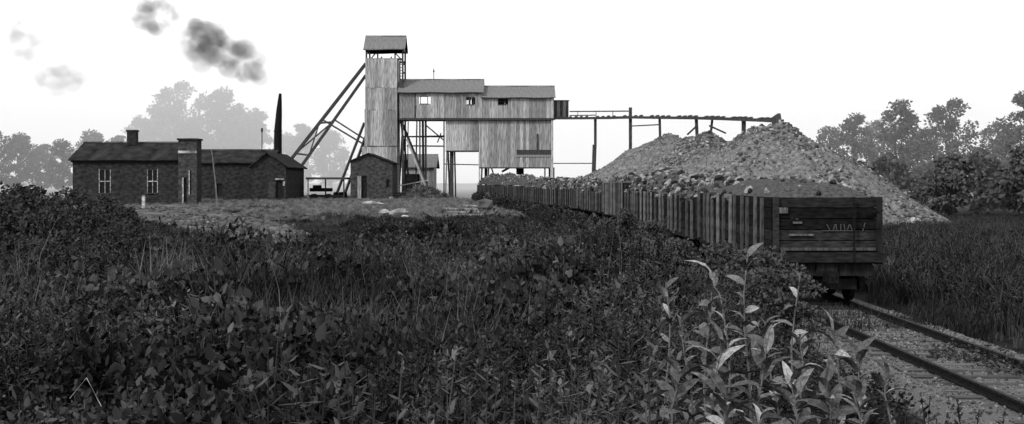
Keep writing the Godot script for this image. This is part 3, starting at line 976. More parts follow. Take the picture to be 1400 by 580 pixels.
	# legs
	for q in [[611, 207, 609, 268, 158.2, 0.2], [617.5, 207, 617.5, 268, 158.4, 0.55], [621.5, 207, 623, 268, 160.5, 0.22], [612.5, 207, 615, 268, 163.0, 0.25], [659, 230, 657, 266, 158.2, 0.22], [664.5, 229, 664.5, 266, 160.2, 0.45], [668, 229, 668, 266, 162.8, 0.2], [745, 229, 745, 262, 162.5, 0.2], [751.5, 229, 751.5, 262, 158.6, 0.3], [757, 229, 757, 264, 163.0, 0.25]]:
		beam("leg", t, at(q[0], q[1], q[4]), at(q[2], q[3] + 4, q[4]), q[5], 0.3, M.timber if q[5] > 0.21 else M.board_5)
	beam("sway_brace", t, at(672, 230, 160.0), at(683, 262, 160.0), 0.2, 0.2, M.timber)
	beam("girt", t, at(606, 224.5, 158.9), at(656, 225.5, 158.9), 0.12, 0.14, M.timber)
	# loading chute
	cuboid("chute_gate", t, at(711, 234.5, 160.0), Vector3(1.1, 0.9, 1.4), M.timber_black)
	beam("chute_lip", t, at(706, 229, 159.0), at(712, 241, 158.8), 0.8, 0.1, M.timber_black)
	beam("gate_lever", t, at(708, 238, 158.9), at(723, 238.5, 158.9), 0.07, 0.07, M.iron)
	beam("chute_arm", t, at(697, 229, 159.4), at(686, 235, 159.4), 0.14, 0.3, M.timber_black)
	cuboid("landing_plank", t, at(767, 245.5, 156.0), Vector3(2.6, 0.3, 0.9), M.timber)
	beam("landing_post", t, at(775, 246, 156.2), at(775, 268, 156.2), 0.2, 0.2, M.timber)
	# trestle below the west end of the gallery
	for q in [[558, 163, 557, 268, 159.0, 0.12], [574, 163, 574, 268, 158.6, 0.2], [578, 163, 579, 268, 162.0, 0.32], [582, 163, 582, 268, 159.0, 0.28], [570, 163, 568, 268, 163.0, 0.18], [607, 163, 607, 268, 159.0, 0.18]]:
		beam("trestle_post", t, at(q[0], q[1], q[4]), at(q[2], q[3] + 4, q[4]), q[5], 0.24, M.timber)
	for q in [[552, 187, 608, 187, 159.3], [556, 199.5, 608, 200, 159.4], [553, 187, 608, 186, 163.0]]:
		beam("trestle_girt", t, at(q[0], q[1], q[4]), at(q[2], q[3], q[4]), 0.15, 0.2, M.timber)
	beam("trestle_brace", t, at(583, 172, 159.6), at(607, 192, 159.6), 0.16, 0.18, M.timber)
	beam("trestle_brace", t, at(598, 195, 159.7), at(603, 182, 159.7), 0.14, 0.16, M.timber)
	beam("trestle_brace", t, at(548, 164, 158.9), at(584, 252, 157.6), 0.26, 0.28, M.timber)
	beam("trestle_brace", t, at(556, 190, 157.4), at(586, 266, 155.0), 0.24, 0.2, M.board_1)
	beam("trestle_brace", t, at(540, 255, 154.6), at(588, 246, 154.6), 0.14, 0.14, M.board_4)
	# the little cabin hanging on the end of the gallery
	var c := at(768.5, 149, 159.5)
	for s in [-0.5, 0.5]:
		pass
	for i in 5:
		cuboid("cabin_board", t, c + Vector3(-0.95 + i * 0.42, 0, rnd(0.0, 0.02)), Vector3(0.41, 2.35, 0.08), [M.timber, M.board_5, M.timber, M.board_5, M.timber][i])
	cuboid("cabin_back", t, c + Vector3(-0.1, 0, -2.0), Vector3(2.1, 2.35, 0.08), M.board_5)
	cuboid("cabin_side", t, c + Vector3(0.92, 0, -1.0), Vector3(0.06, 2.35, 1.9), M.board_5)
	cuboid("cabin_floor", t, c + Vector3(-0.1, -1.22, -1.0), Vector3(2.2, 0.08, 2.1), M.timber)
	cuboid("cabin_roof", t, c + Vector3(-0.1, 1.23, -1.0), Vector3(2.3, 0.1, 2.3), M.timber)

var T0 := Vector3.ZERO
var T1 := Vector3.ZERO
func tram_at(px: float) -> Vector3:          # the point of the tramway line that shows above px
	var k := (px - 700.0) / FOCAL
	var s := (k * -T0.z - T0.x) / ((T1.x - T0.x) - k * (T0.z - T1.z))
	return T0.lerp(T1, s)

func build_tram() -> void:
	T0 = at(757, 162, 159.0)
	T1 = at(1066, 165.5, 100.0)
	var t := thing("tramway_trestle", "spindly timber tramway trestle running from the tipple out over the spoil heap", "trestle", Vector3(T0.x, 0.5, T0.z))
	var last := T0
	var bow := [[790, 161.8], [830, 161.3], [862, 160.5], [905, 161], [950, 161.5], [990, 162.5], [1025, 163.8], [1066, 165.5]]
	for q in bow:
		var b := tram_at(q[0])
		b.y = EYE + (250.0 - q[1]) / FOCAL * -b.z
		beam("deck_stringer", t, last, b, 0.9, 0.3, M.timber)
		last = b
	for i in 40:
		var px := lerpf(765, 1055, i / 39.0)
		var q := tram_at(px)
		var py := 161.8
		for k in bow.size() - 1:
			if px >= bow[k][0]: py = lerpf(bow[k][1], bow[k + 1][1], clampf((px - bow[k][0]) / (bow[k + 1][0] - bow[k][0]), 0, 1))
		q.y = EYE + (250.0 - py) / FOCAL * -q.z
		if i % 5 != 1:
			cuboid("deck_tie", t, q + Vector3(0, 0.18, 0), Vector3(0.3, rnd(0.1, 0.2), 1.5), M.timber)
	# bents
	for q in [[814, 163, 814, 200, 0.34, 0.0], [813, 198, 811, 262, 0.5, -0.4], [862, 147, 862, 230, 0.36, 0.3], [902, 162, 903, 205, 0.26, 0.0], [952, 161, 954, 205, 0.3, 0.0], [1017, 163, 1017, 195, 0.36, 0.0], [974, 163, 970, 200, 0.22, 0.3]]:
		var d = -tram_at(q[0]).z + q[5]
		beam("bent_post", t, at(q[0], q[1], d), at(q[2], q[3], d), q[4], q[4], M.timber)
	# handrail boards and old stays
	beam("handrail", t, at(779, 152.5, -tram_at(779).z), at(862, 152, -tram_at(862).z), 0.1, 0.16, M.timber)
	beam("handrail", t, at(779, 158, -tram_at(779).z - 0.8), at(815, 157.5, -tram_at(815).z - 0.8), 0.1, 0.14, M.timber)
	beam("stay", t, at(862, 172.5, -tram_at(862).z), at(901, 170.5, -tram_at(901).z), 0.1, 0.14, M.timber)
	beam("stay", t, at(757, 223.5, 159), at(812, 223.5, -tram_at(812).z), 0.12, 0.13, M.timber)
	beam("stay", t, at(940, 184, -tram_at(940).z), at(953, 172, -tram_at(953).z), 0.14, 0.14, M.timber)
	beam("stay", t, at(970, 172, -tram_at(970).z), at(992, 182, -tram_at(992).z), 0.14, 0.14, M.timber)
	for px in [790, 815, 838]:
		var b := tram_at(px)
		beam("rail_post", t, at(px, 162, -b.z), at(px, 151.5, -b.z), 0.08, 0.08, M.timber)
	# a tub standing at the tip
	beam("end_stop", t, at(1058, 164, -tram_at(1058).z), at(1066, 158.5, -tram_at(1066).z), 0.3, 0.5, M.timber)

var heap_pts := []
func heap(x: float, d: float) -> float:
	var y := -9.0
	for q in heap_pts:
		var p: Vector3 = q[0]
		var r := Vector2(x - p.x, d + p.z).length()
		var n := 0.9 * hn.get_noise_2d(x * 1.3 + p.x, d * 1.3) * minf(1.0, r / 3.0)
		var an := atan2(x - p.x, d + p.z)
		n += 0.05 * r * hn.get_noise_2d(an * 90.0 + p.x * 7.0, r * 1.2)
		y = maxf(y, p.y - q[1] * (sqrt(r * r + 0.35) - 0.6) + n)
	return y + 0.14 * hn2.get_noise_2d(x * 1.6, d * 1.6)

func build_spoil() -> void:
	for q in [[1066, 168, 0.66], [1040, 172, 0.68], [1022, 181, 0.68], [968, 180.5, 0.7], [945, 186, 0.68], [916, 182, 0.66], [893, 194, 0.64], [872, 207, 0.62], [850, 218, 0.6], [828, 233, 0.55]]:
		var p := tram_at(q[0])
		p.y = EYE + (250.0 - q[1]) / FOCAL * -p.z
		heap_pts.append([p, q[2]])
	var xs := axis(-2, 46, 0.4, [], [])
	var ds := axis(74, 152, 0.4, [], [])
	var o := part("spoil_heap", sheet(xs, ds, heap, null, func(x, d): return heap(x, d) > ground(x, d) - 0.6), M.spoil, self)
	tag(o, "", "", "", "structure")
	var rocks := [[], [], []]
	var tries := 0
	var pn := FastNoiseLite.new()
	pn.seed = 31; pn.frequency = 0.11
	while tries < 60000:
		tries += 1
		var x := rnd(3, 42); var d := rnd(76, 138)
		var y := heap(x, d)
		if y < ground(x, d) - 0.1: continue
		var n := pn.get_noise_2d(x, d)
		var coarse := clampf(n * 1.6 + ss(15, 26, x) * 0.4, 0.0, 1.0)
		if rng.randf() > 0.25 + coarse: continue
		var s := rnd(0.07, 0.2) + (pow(rng.randf(), 4.0) * 0.55 * coarse)
		var tone := rnd(0.08, 0.24)
		if rng.randf() < 0.3 * coarse: tone = rnd(0.35, 0.6)
		rocks[rng.randi() % 3].append([Vector3(x, y + s * 0.1, -d), s, tone, 1])
	for k in 3:
		scatter("spoil_rubble", "loose broken rock lying over the slopes of the spoil heap", rock_mesh(50 + k), M.rock, rocks[k])

# ---------------------------------------------------------------- train
func build_car(d0: float, length: float, height: float, spacing: float, label: String, detail: bool, mound_h: float, mound_tone: float, rocky: float, mound_label: String) -> void:
	var a := Vector3(track_x(d0), 0, -d0)
	var b := Vector3(track_x(d0 + length), 0, -d0 - length)
	var f := (b - a).normalized()
	var c := (a + b) / 2
	var t := thing("gondola_car", label, "railway car", c, "wooden gondola cars of the train")
	t.basis = Basis(-f.cross(Vector3.UP) * -1.0, Vector3.UP, -f)
	var hw := 1.37
	var hl := length / 2
	var fl := 1.46                                 # floor height above rail foot
	var L := func(called: String, p: Vector3, size: Vector3, m: Material, bs := Basis.IDENTITY) -> MeshInstance3D:
		return part(called, unit_box(size), m, t, Transform3D(bs, p))
	var n := maxi(4, int(round((height - fl) / 0.27)))
	var ph := (height - fl) / n
	for i in n:
		var y := fl + (i + 0.5) * ph
		for s in [-1.0, 1.0]:
			L.call("side_plank", Vector3(s * (hw - 0.04 + rnd(-0.006, 0.006)), y, 0), Vector3(0.07, ph - 0.018, length - 0.16), M["car_plank_%d" % (rng.randi() % 3)])
			L.call("end_plank", Vector3(rnd(-0.01, 0.01), y, s * (hl - 0.04 + rnd(-0.01, 0.01))), Vector3(2 * hw - 0.16, ph - 0.022, 0.07), M["car_plank_%d" % (rng.randi() % 4)])
	var z := -hl + 0.12
	while z < hl - 0.05:
		for s in [-1.0, 1.0]:
			var w := rnd(0.12, 0.2)
			L.call("stake", Vector3(s * (hw + 0.035), (fl + height) / 2 - 0.12 + rnd(-0.06, 0.1), z), Vector3(0.07, height - fl + 0.25, w), M["stake_%d" % ([0, 1, 2][rng.randi() % 3] if d0 < 66.0 else [0, 2, 2][rng.randi() % 3])], Basis(Vector3.RIGHT, rnd(-0.035, 0.035)))
		z += spacing * rnd(0.6, 1.4)
	for s in [-1.0, 1.0]:
		L.call("side_sill", Vector3(s * (hw - 0.06), fl - 0.17, 0), Vector3(0.14, 0.3, length), M.timber_black)
		L.call("end_sill", Vector3(0, fl - 0.14, s * (hl + 0.04)), Vector3(2 * hw + 0.1, 0.24, 0.2), M.car_plank_1)
		L.call("corner_post", Vector3(hw - 0.1, (fl + height) / 2, s * (hl + 0.035)), Vector3(0.14, height - fl, 0.08), M.timber_black)
		L.call("corner_post", Vector3(-hw + 0.1, (fl + height) / 2, s * (hl + 0.035)), Vector3(0.14, height - fl, 0.08), M.car_plank_3)
		L.call("coupler", Vector3(0, 0.86, s * (hl + 0.3)), Vector3(0.24, 0.26, 0.55), M.iron)
	for s in [-1.0, 1.0]:
		L.call("brake_beam", Vector3(0, 0.62, s * (hl - 0.45)), Vector3(1.7, 0.26, 0.14), M.timber_black)
		L.call("end_crossbeam", Vector3(0, 1.02, s * (hl - 0.2)), Vector3(2.3, 0.34, 0.2), M.timber_black)
	L.call("floor", Vector3(0, fl - 0.04, 0), Vector3(2 * hw - 0.3, 0.08, length - 0.1), M.timber_black)
	L.call("centre_sill", Vector3(0, fl - 0.36, 0), Vector3(0.5, 0.5, length), M.timber_black)
	for s in [-1.0, 1.0]:
		var tr := Node3D.new()
		tr.name = numbered(t, "truck")
		t.add_child(tr, true)
		tr.position = Vector3(0, 0, s * (hl - 1.7))
		part("bolster", unit_box(Vector3(2.3, 0.3, 0.35)), M.iron, tr, Transform3D(Basis.IDENTITY, Vector3(0, 0.72, 0)))
		for sx in [-1.0, 1.0]:
			part("side_frame", unit_box(Vector3(0.14, 0.34, 2.0)), M.iron, tr, Transform3D(Basis.IDENTITY, Vector3(sx * 1.08, 0.62, 0)))
			for sz in [-0.78, 0.78]:
				var wm := CylinderMesh.new()
				wm.top_radius = 0.42; wm.bottom_radius = 0.42; wm.height = 0.13; wm.radial_segments = 20
				part("wheel", wm, M.iron, tr, Transform3D(Basis(Vector3.BACK, PI / 2), Vector3(sx * 0.8, 0.585, sz)))
		for sz in [-0.78, 0.78]:
			part("axle", unit_box(Vector3(1.6, 0.13, 0.13)), M.iron, tr, Transform3D(Basis.IDENTITY, Vector3(0, 0.585, sz)))
	if detail:
		var rr := Vector3(0, 0, hl + 0.075)
		L.call("end_batten", Vector3(0, fl + 0.06, hl + 0.05), Vector3(2 * hw - 0.4, 0.07, 0.05), M.stake_2)
		for q in [[-1.16, height - 0.33, 0.36, 0.14], [-0.74, height - 0.63, 0.22, 0.05], [-0.65, height - 0.93, 0.6, 0.045]]:
			L.call("nailed_board", Vector3(q[0], q[1], hl + 0.04), Vector3(q[2], q[3], 0.05), M.stake_0)
		# faint chalk marks scrawled on the boards
		L.call("chalk_mark", Vector3(0.25, height - 0.83, hl + 0.012), Vector3(0.75, 0.02, 0.03), M.chalk)
		for q in [[0.02, 0.5], [0.17, -0.3], [0.22, 0.1], [0.33, 0.0], [0.42, 0.15], [0.52, -0.35], [0.58, 0.4], [0.9, -0.25]]:
			L.call("chalk_mark", Vector3(q[0], height - 0.74, hl + 0.012), Vector3(0.022, 0.15 if q[0] < 0.8 else 0.22, 0.03), M.chalk, Basis(Vector3.BACK, q[1]))
		L.call("grab_iron", Vector3(hw - 0.32, height - 0.35, hl + 0.1), Vector3(0.4, 0.03, 0.03), M.iron)
		L.call("grab_iron", Vector3(hw - 0.32, height - 0.75, hl + 0.1), Vector3(0.4, 0.03, 0.03), M.iron)
		L.call("brake_staff", Vector3(0.62, height - 0.8, hl + 0.14), Vector3(0.04, 1.6, 0.04), M.iron)
	# load: a mound with rough stones, its own thing lying in the car
	var lo := thing("rock_load", mound_label, "rock load", c + Vector3(0, fl, 0), "rock loads in the gondola cars")
	lo.basis = t.basis
	var nl := FastNoiseLite.new()
	nl.seed = int(d0); nl.frequency = 0.35; nl.fractal_octaves = 3
	var hgt := func(x: float, d: float) -> float:
		var ex := 1.0 - pow(absf(x) / (hw - 0.06), 2.0)
		var ez := 1.0 - pow(absf(d) / (hl - 0.05), 4.0)
		return height - fl - 0.12 + mound_h * sqrt(clampf(ex * ez, 0.0, 1.0)) + 0.16 * nl.get_noise_2d(x * 2.0, d) * clampf(ex * ez * 2.0, 0.0, 1.0)
	var xs := []
	for i in 15: xs.append(lerpf(-hw + 0.08, hw - 0.08, i / 14.0))
	var zs := []
	for i in 41: zs.append(lerpf(-hl + 0.08, hl - 0.08, i / 40.0))
	part("mound", sheet(xs, zs, hgt, null), M.cargo, lo)
	var mb := [MB.new(), MB.new(), MB.new()]
	for i in int(length * 34 * rocky):
		var x := rnd(-hw - 0.02, hw - 0.1); var d := rnd(-hl + 0.15, hl - 0.15)
		var s := rnd(0.1, 0.24) + pow(rng.randf(), 4.0) * 0.22
		var rm: ArrayMesh = rock_src[rng.randi() % 3]
		var arr := rm.surface_get_arrays(0)
		var k := rng.randi() % 3
		var tf := Transform3D(Basis(Vector3(rnd(-1, 1), rnd(-1, 1), 0.3).normalized(), rng.randf() * TAU).scaled(Vector3.ONE * s), Vector3(x, hgt.call(x, d) + s * 0.15, -d))
		var m: MB = mb[k]
		var s0 := m.v.size()
		for q in arr[Mesh.ARRAY_VERTEX]: m.v.append(tf * q)
		for q in arr[Mesh.ARRAY_NORMAL]: m.n.append((tf.basis * q).normalized())
		for q in arr[Mesh.ARRAY_INDEX]: m.ix.append(s0 + q)
	for k in 3:
		if mb[k].v.size():
			var o := part("broken_rock", mb[k].made(), M["cargo_rock_%d" % k], lo)
			o.set_meta("kind", "stuff")

var rock_src := []
func build_train() -> void:
	rock_src = [rock_mesh(71), rock_mesh(72), rock_mesh(73)]
	var fine: Texture2D = M.spoil.albedo_texture
	for k in 3: mat("cargo_rock_%d" % k, [0.05, 0.17, 0.4][k], fine, Vector3(0.9, 0.9, 0.9))
	var ord := ["first", "second", "third", "fourth", "fifth", "sixth", "seventh", "eighth", "ninth", "tenth", "eleventh"]
	var d := 27.0
	for i in 11:
		var h: float = [2.8, 2.66, 2.76, 3.16, 2.55, 2.7, 2.75, 2.65, 2.8, 2.75, 2.85][i]
		var lbl: String = "wooden gondola car nearest the camera with dark planked end and side stakes" if i == 0 else ("tall wooden gondola car standing higher than the others, fourth in the train" if i == 3 else "wooden gondola car with outside stakes, %s in the train from the near end" % ord[i])
		var ll: String = "fine dark rock load heaped in the nearest gondola car" if i == 0 else "broken rock load heaped in the %s gondola car of the train" % ord[i]
		build_car(d, 10.4, h, [0.85, 1.2, 1.1, 0.8, 0.9, 1, 1, 1, 1, 1, 1][i], lbl, i == 0, [0.52, 0.8, 1.0, 0.5, 0.9, 0.9, 0.9, 1.1, 1.3, 1.6, 1.5][i], 0.1, [0.12, 1.0, 1.3, 0.4, 1.2, 1.2, 0.9, 0.7, 0.5, 0.3, 0.3][i], ll)
		d += 11.35

# ---------------------------------------------------------------- trees
func crown_mesh(r: RandomNumberGenerator, height: float, radius: float, low: float, clumps: int, per: int, leaf_l: float, limbs: Array) -> ArrayMesh:
	var mb := MB.new()
	for k in clumps:
		var t := (k + r.randf()) / clumps
		var y := lerpf(low, height, t)
		var env := radius * pow(sin(PI * clampf(0.16 + 0.8 * t, 0, 1)), 0.7)
		var a := r.randf() * TAU
		var q := env * sqrt(r.randf()) * r.randf_range(0.7, 1.1)
		var c := Vector3(cos(a) * q, y, sin(a) * q)
		limbs.append(c)
		var cr := radius * r.randf_range(0.12, 0.27)
		for i in int(per * r.randf_range(0.6, 1.3)):
			var v := rand_dir(r, 0.1)
			var p := c + v * cr * pow(r.randf(), 0.4) * Vector3(1.15, 0.75, 1.15)
			var dir := (rand_dir(r, -0.1) + v * 0.6).normalized()
			var side := dir.cross(rand_dir(r, 0.8)).normalized()
			var sz := leaf_l * r.randf_range(0.6, 1.3)
			leaf(mb, p, dir, side, sz, sz * 0.34)
	return mb.made()

func make_tree(seed_: int, height: float, radius: float, low: float, clumps: int, per: int, leaf_l: float, forks: int) -> Array:
	var r := RandomNumberGenerator.new()
	r.seed = seed_
	var limbs := []
	var crown := crown_mesh(r, height, radius, low, clumps, per, leaf_l, limbs)
	var mb := MB.new()
	var stems := []
	for k in forks:
		var top := Vector3(r.randf_range(-0.35, 0.35) * radius, height * r.randf_range(0.75, 0.95), r.randf_range(-0.35, 0.35) * radius)
		var base := Vector3(r.randf_range(-0.3, 0.3), -0.6, r.randf_range(-0.3, 0.3)) if k else Vector3(0, -0.6, 0)
		var pts := []
		var rad := []
		for i in 7:
			var t := i / 6.0
			pts.append(base.lerp(top, t) + Vector3(r.randf_range(-0.2, 0.2), 0, r.randf_range(-0.2, 0.2)) * t * 1.5)
			rad.append(lerpf(0.02 * height + 0.05, 0.03, t))
		mb.tube(pts, rad, 7)
		stems.append(pts)
	for c in limbs:
		var s: Array = stems[r.randi() % forks]
		var best: Vector3 = s[1]
		for p in s:
			if p.y < c.y - 0.25 * Vector2(c.x - p.x, c.z - p.z).length() and p.y > best.y: best = p
		mb.tube([best, best.lerp(c, 0.5) + Vector3(0, 0.1, 0), c], [0.07, 0.05, 0.02], 5)
	return [mb.made(), crown]

func crown_mat(lin: float) -> StandardMaterial3D:
	var key := "crown_%.3f" % lin
	if M.has(key): return M[key]
	var m := leaf_mat(key, 0.8, 0.0, 0.08)
	m.vertex_color_use_as_albedo = false
	m.albedo_color = Color(lin, lin, lin).linear_to_srgb()
	return m

func plant_tree(called: String, src: Array, px: float, d: float, scale_: float, turn: float, tone: float, label: String, category: String, group: String) -> void:
	var x := at(px, 0, d).x
	var t := thing(called, label, category, Vector3(x, ground(x, d), -d), group)
	t.basis = Basis(Vector3.UP, turn).scaled(Vector3.ONE * scale_)
	part("trunk", src[0], M.bark, t)
	part("crown", src[1], crown_mat(tone), t)

func build_trees() -> void:
	var airy := []
	for k in 4: airy.append(make_tree(100 + k, 15.0, 4.4, 3.5, 70, 75, 0.42, 3 if k < 2 else 2))
	var full := []
	for k in 3: full.append(make_tree(200 + k, 15.0, 5.3, 2.0, 75, 85, 0.55, 2))
	var shrub := []
	for k in 3: shrub.append(make_tree(300 + k, 5.0, 3.2, 0.5, 26, 90, 0.42, 4))
	# right-hand grove, from left to right; h is the height of the top in the photograph
	var grove := [
		[1133, 172, 178, 2, "slim leafy tree just clear of the spoil heap shoulder"], [1168, 154, 172, 0, "airy tree with rounded top beside the spoil heap"],
		[1200, 165, 190, 1, "slender tree between the first and second tall crowns of the grove"], [1232, 137, 165, 1, "broad airy tree with forked trunks, widest crown in the grove"],
		[1262, 175, 186, 3, "low tree filling the gap in the middle of the grove"], [1300, 134, 168, 0, "tall pointed tree with open crown in the middle of the grove"],
		[1338, 200, 190, 2, "small tree at the lowest dip in the grove"], [1366, 165, 170, 3, "leaning leafy tree left of the picture's edge tree"], [1405, 124, 160, 0, "tallest dark tree cut off by the picture's right edge"], [1440, 150, 172, 1, "tree beyond the right edge of the grove"]]
	for i in grove.size():
		var g = grove[i]
		if g[0] > 1430: continue
		var d: float = g[2]
		var x := at(g[0], 0, d).x
		var hgt = EYE + (250.0 - g[1]) / FOCAL * d - ground(x, d)
		plant_tree("grove_tree", airy[g[3]], g[0], d, hgt / 15.6, i * 1.3, 0.055, g[4], "tree", "trees of the grove")
	var bl := ["round bush at the foot of the grove, nearest the spoil heap", "bush under the broad forked tree", "bushy clump between the grove's trunks", "bush below the tall pointed tree", "bush in the dip of the grove", "bush beside the grove's edge tree", "outermost bush of the grove at the picture's edge"]
	var px := [1170, 1215, 1262, 1300, 1340, 1375, 1408]
	for i in px.size():
		plant_tree("grove_bush", shrub[i % 3], px[i], 138.0 + 9.0 * (i % 3), [1.3, 1.5, 1.25, 1.45, 1.6, 1.35, 1.7][i], i * 2.1, 0.06, bl[i], "bush", "bushes under the grove")
	# mid-distance trees on the left
	var mid := [[-8, 172, 250, "dark tree at the left edge of the picture"], [28, 182, 255, "leafy tree second from the left edge"], [58, 196, 262, "low rounded tree on the hay field edge"], [86, 190, 250, "bushy tree just left of the brick office roof"], [128, 178, 275, "round tree showing over the office roof's left end"], [160, 184, 280, "low tree showing over the office roof beside its chimney"]]
	for i in mid.size():
		var g = mid[i]
		var d: float = g[2]
		var x := at(g[0], 0, d).x
		plant_tree("field_tree", full[i % 3], g[0], d, (EYE + (250.0 - g[1]) / FOCAL * d - ground(x, d)) / 15.8, i * 1.9, 0.05, g[3], "tree", "trees along the hay field")
	# pale far trees in the mist behind the buildings
	var pale := [[196, 158, 400, "pale misty tree over the office chimney"], [243, 108, 390, "tallest pale misty tree with narrow top, behind the office"], [222, 140, 410, "pale misty tree leaning on the tallest one"], [300, 120, 385, "pale misty tree with ragged top behind the engine house wing"], [270, 160, 405, "low pale tree between the two tallest misty trees"], [345, 148, 395, "round pale misty tree left of the smokestack"], [322, 152, 420, "pale misty tree filling in behind the ragged one"], [415, 168, 395, "pale misty tree seen between the smokestack and the back legs"], [452, 176, 400, "low pale misty tree under the headframe's back legs"], [392, 182, 410, "small pale misty tree right of the smokestack"]]
	for i in pale.size():
		var g = pale[i]
		var d: float = g[2]
		var x := at(g[0], 0, d).x
		plant_tree("distant_tree", full[(i + 1) % 3] if i != 1 else airy[0], g[0], d, (EYE + (250.0 - g[1]) / FOCAL * d - ground(x, d)) / 15.8, i * 0.9, 0.05, g[3], "tree", "pale trees in the mist")
	# bank of mist behind the mine
	mist(Vector3(62, 12, -170), Vector3(80, 34, 64), 0.0036, "thin haze hanging among the trees of the grove")
	mist(Vector3(-40, 22, -335), Vector3(560, 60, 260), 0.0062, "bank of pale mist hanging over the fields behind the mine")

func mist(c: Vector3, size: Vector3, density: float, label: String) -> void:
	var f := FogVolume.new()
	f.name = numbered(self, "mist_bank")
	f.shape = RenderingServer.FOG_VOLUME_SHAPE_BOX
	f.size = size
	f.position = c
	var fm := FogMaterial.new()
	fm.density = density
	fm.albedo = Color(0.98, 0.98, 0.98)
	f.material = fm
	add_child(f)
	tag(f, label, "mist", "", "stuff")

func build_smoke() -> void:
	var fm := FogMaterial.new()
	fm.density = 0.105
	fm.albedo = Color(0.5, 0.5, 0.5)
	var fm2 := FogMaterial.new()
	fm2.density = 0.065
	fm2.albedo = Color(0.55, 0.55, 0.55)
	# [centre x, y, half width, half height, lobes, material, label]
	var puffs := [[322, 80, 36, 26, 60, fm, "darkest puff of coal smoke drifting over the far trees"], [277, 57, 25, 30, 50, fm, "tall dark smoke puff in the middle of the drifting trail"], [215, 20, 34, 22, 50, fm, "wide smoke puff at the top of the trail"],
		[124, 45, 28, 11, 26, fm2, "small flat wisp of smoke high over the office"], [82, 106, 27, 19, 34, fm2, "faint smoke wisp drifting low over the hay field"], [33, 52, 20, 32, 40, fm2, "faint upright smoke wisp near the left edge of the sky"]]
	for q in puffs:
		var d := 190.0
		var t := thing("smoke_puff", q[6], "smoke", at(q[0], q[1], d), "smoke drifting away in the sky")
		t.set_meta("kind", "stuff")
		for k in q[4]:
			var f := FogVolume.new()
			f.name = numbered(t, "smoke_lobe")
			f.shape = RenderingServer.FOG_VOLUME_SHAPE_ELLIPSOID
			var a = TAU * k / float(q[4]) + rnd(-0.3, 0.3)
			var rr := sqrt(rng.randf())
			var off := Vector3(cos(a) * rr * q[2], sin(a) * rr * q[3], rnd(-8, 8)) * d / FOCAL
			if q[0] == 322: off.y -= off.x * 0.55
			f.position = off
			var s := lerpf(0.22, 1.1, pow(rng.randf(), 1.1)) * minf(q[2], q[3]) * d / FOCAL
			f.size = Vector3(s * rnd(1.0, 1.5), s, s * 1.1)
			f.rotation.z = rnd(-0.6, 0.6)
			f.material = q[5]
			t.add_child(f, true)

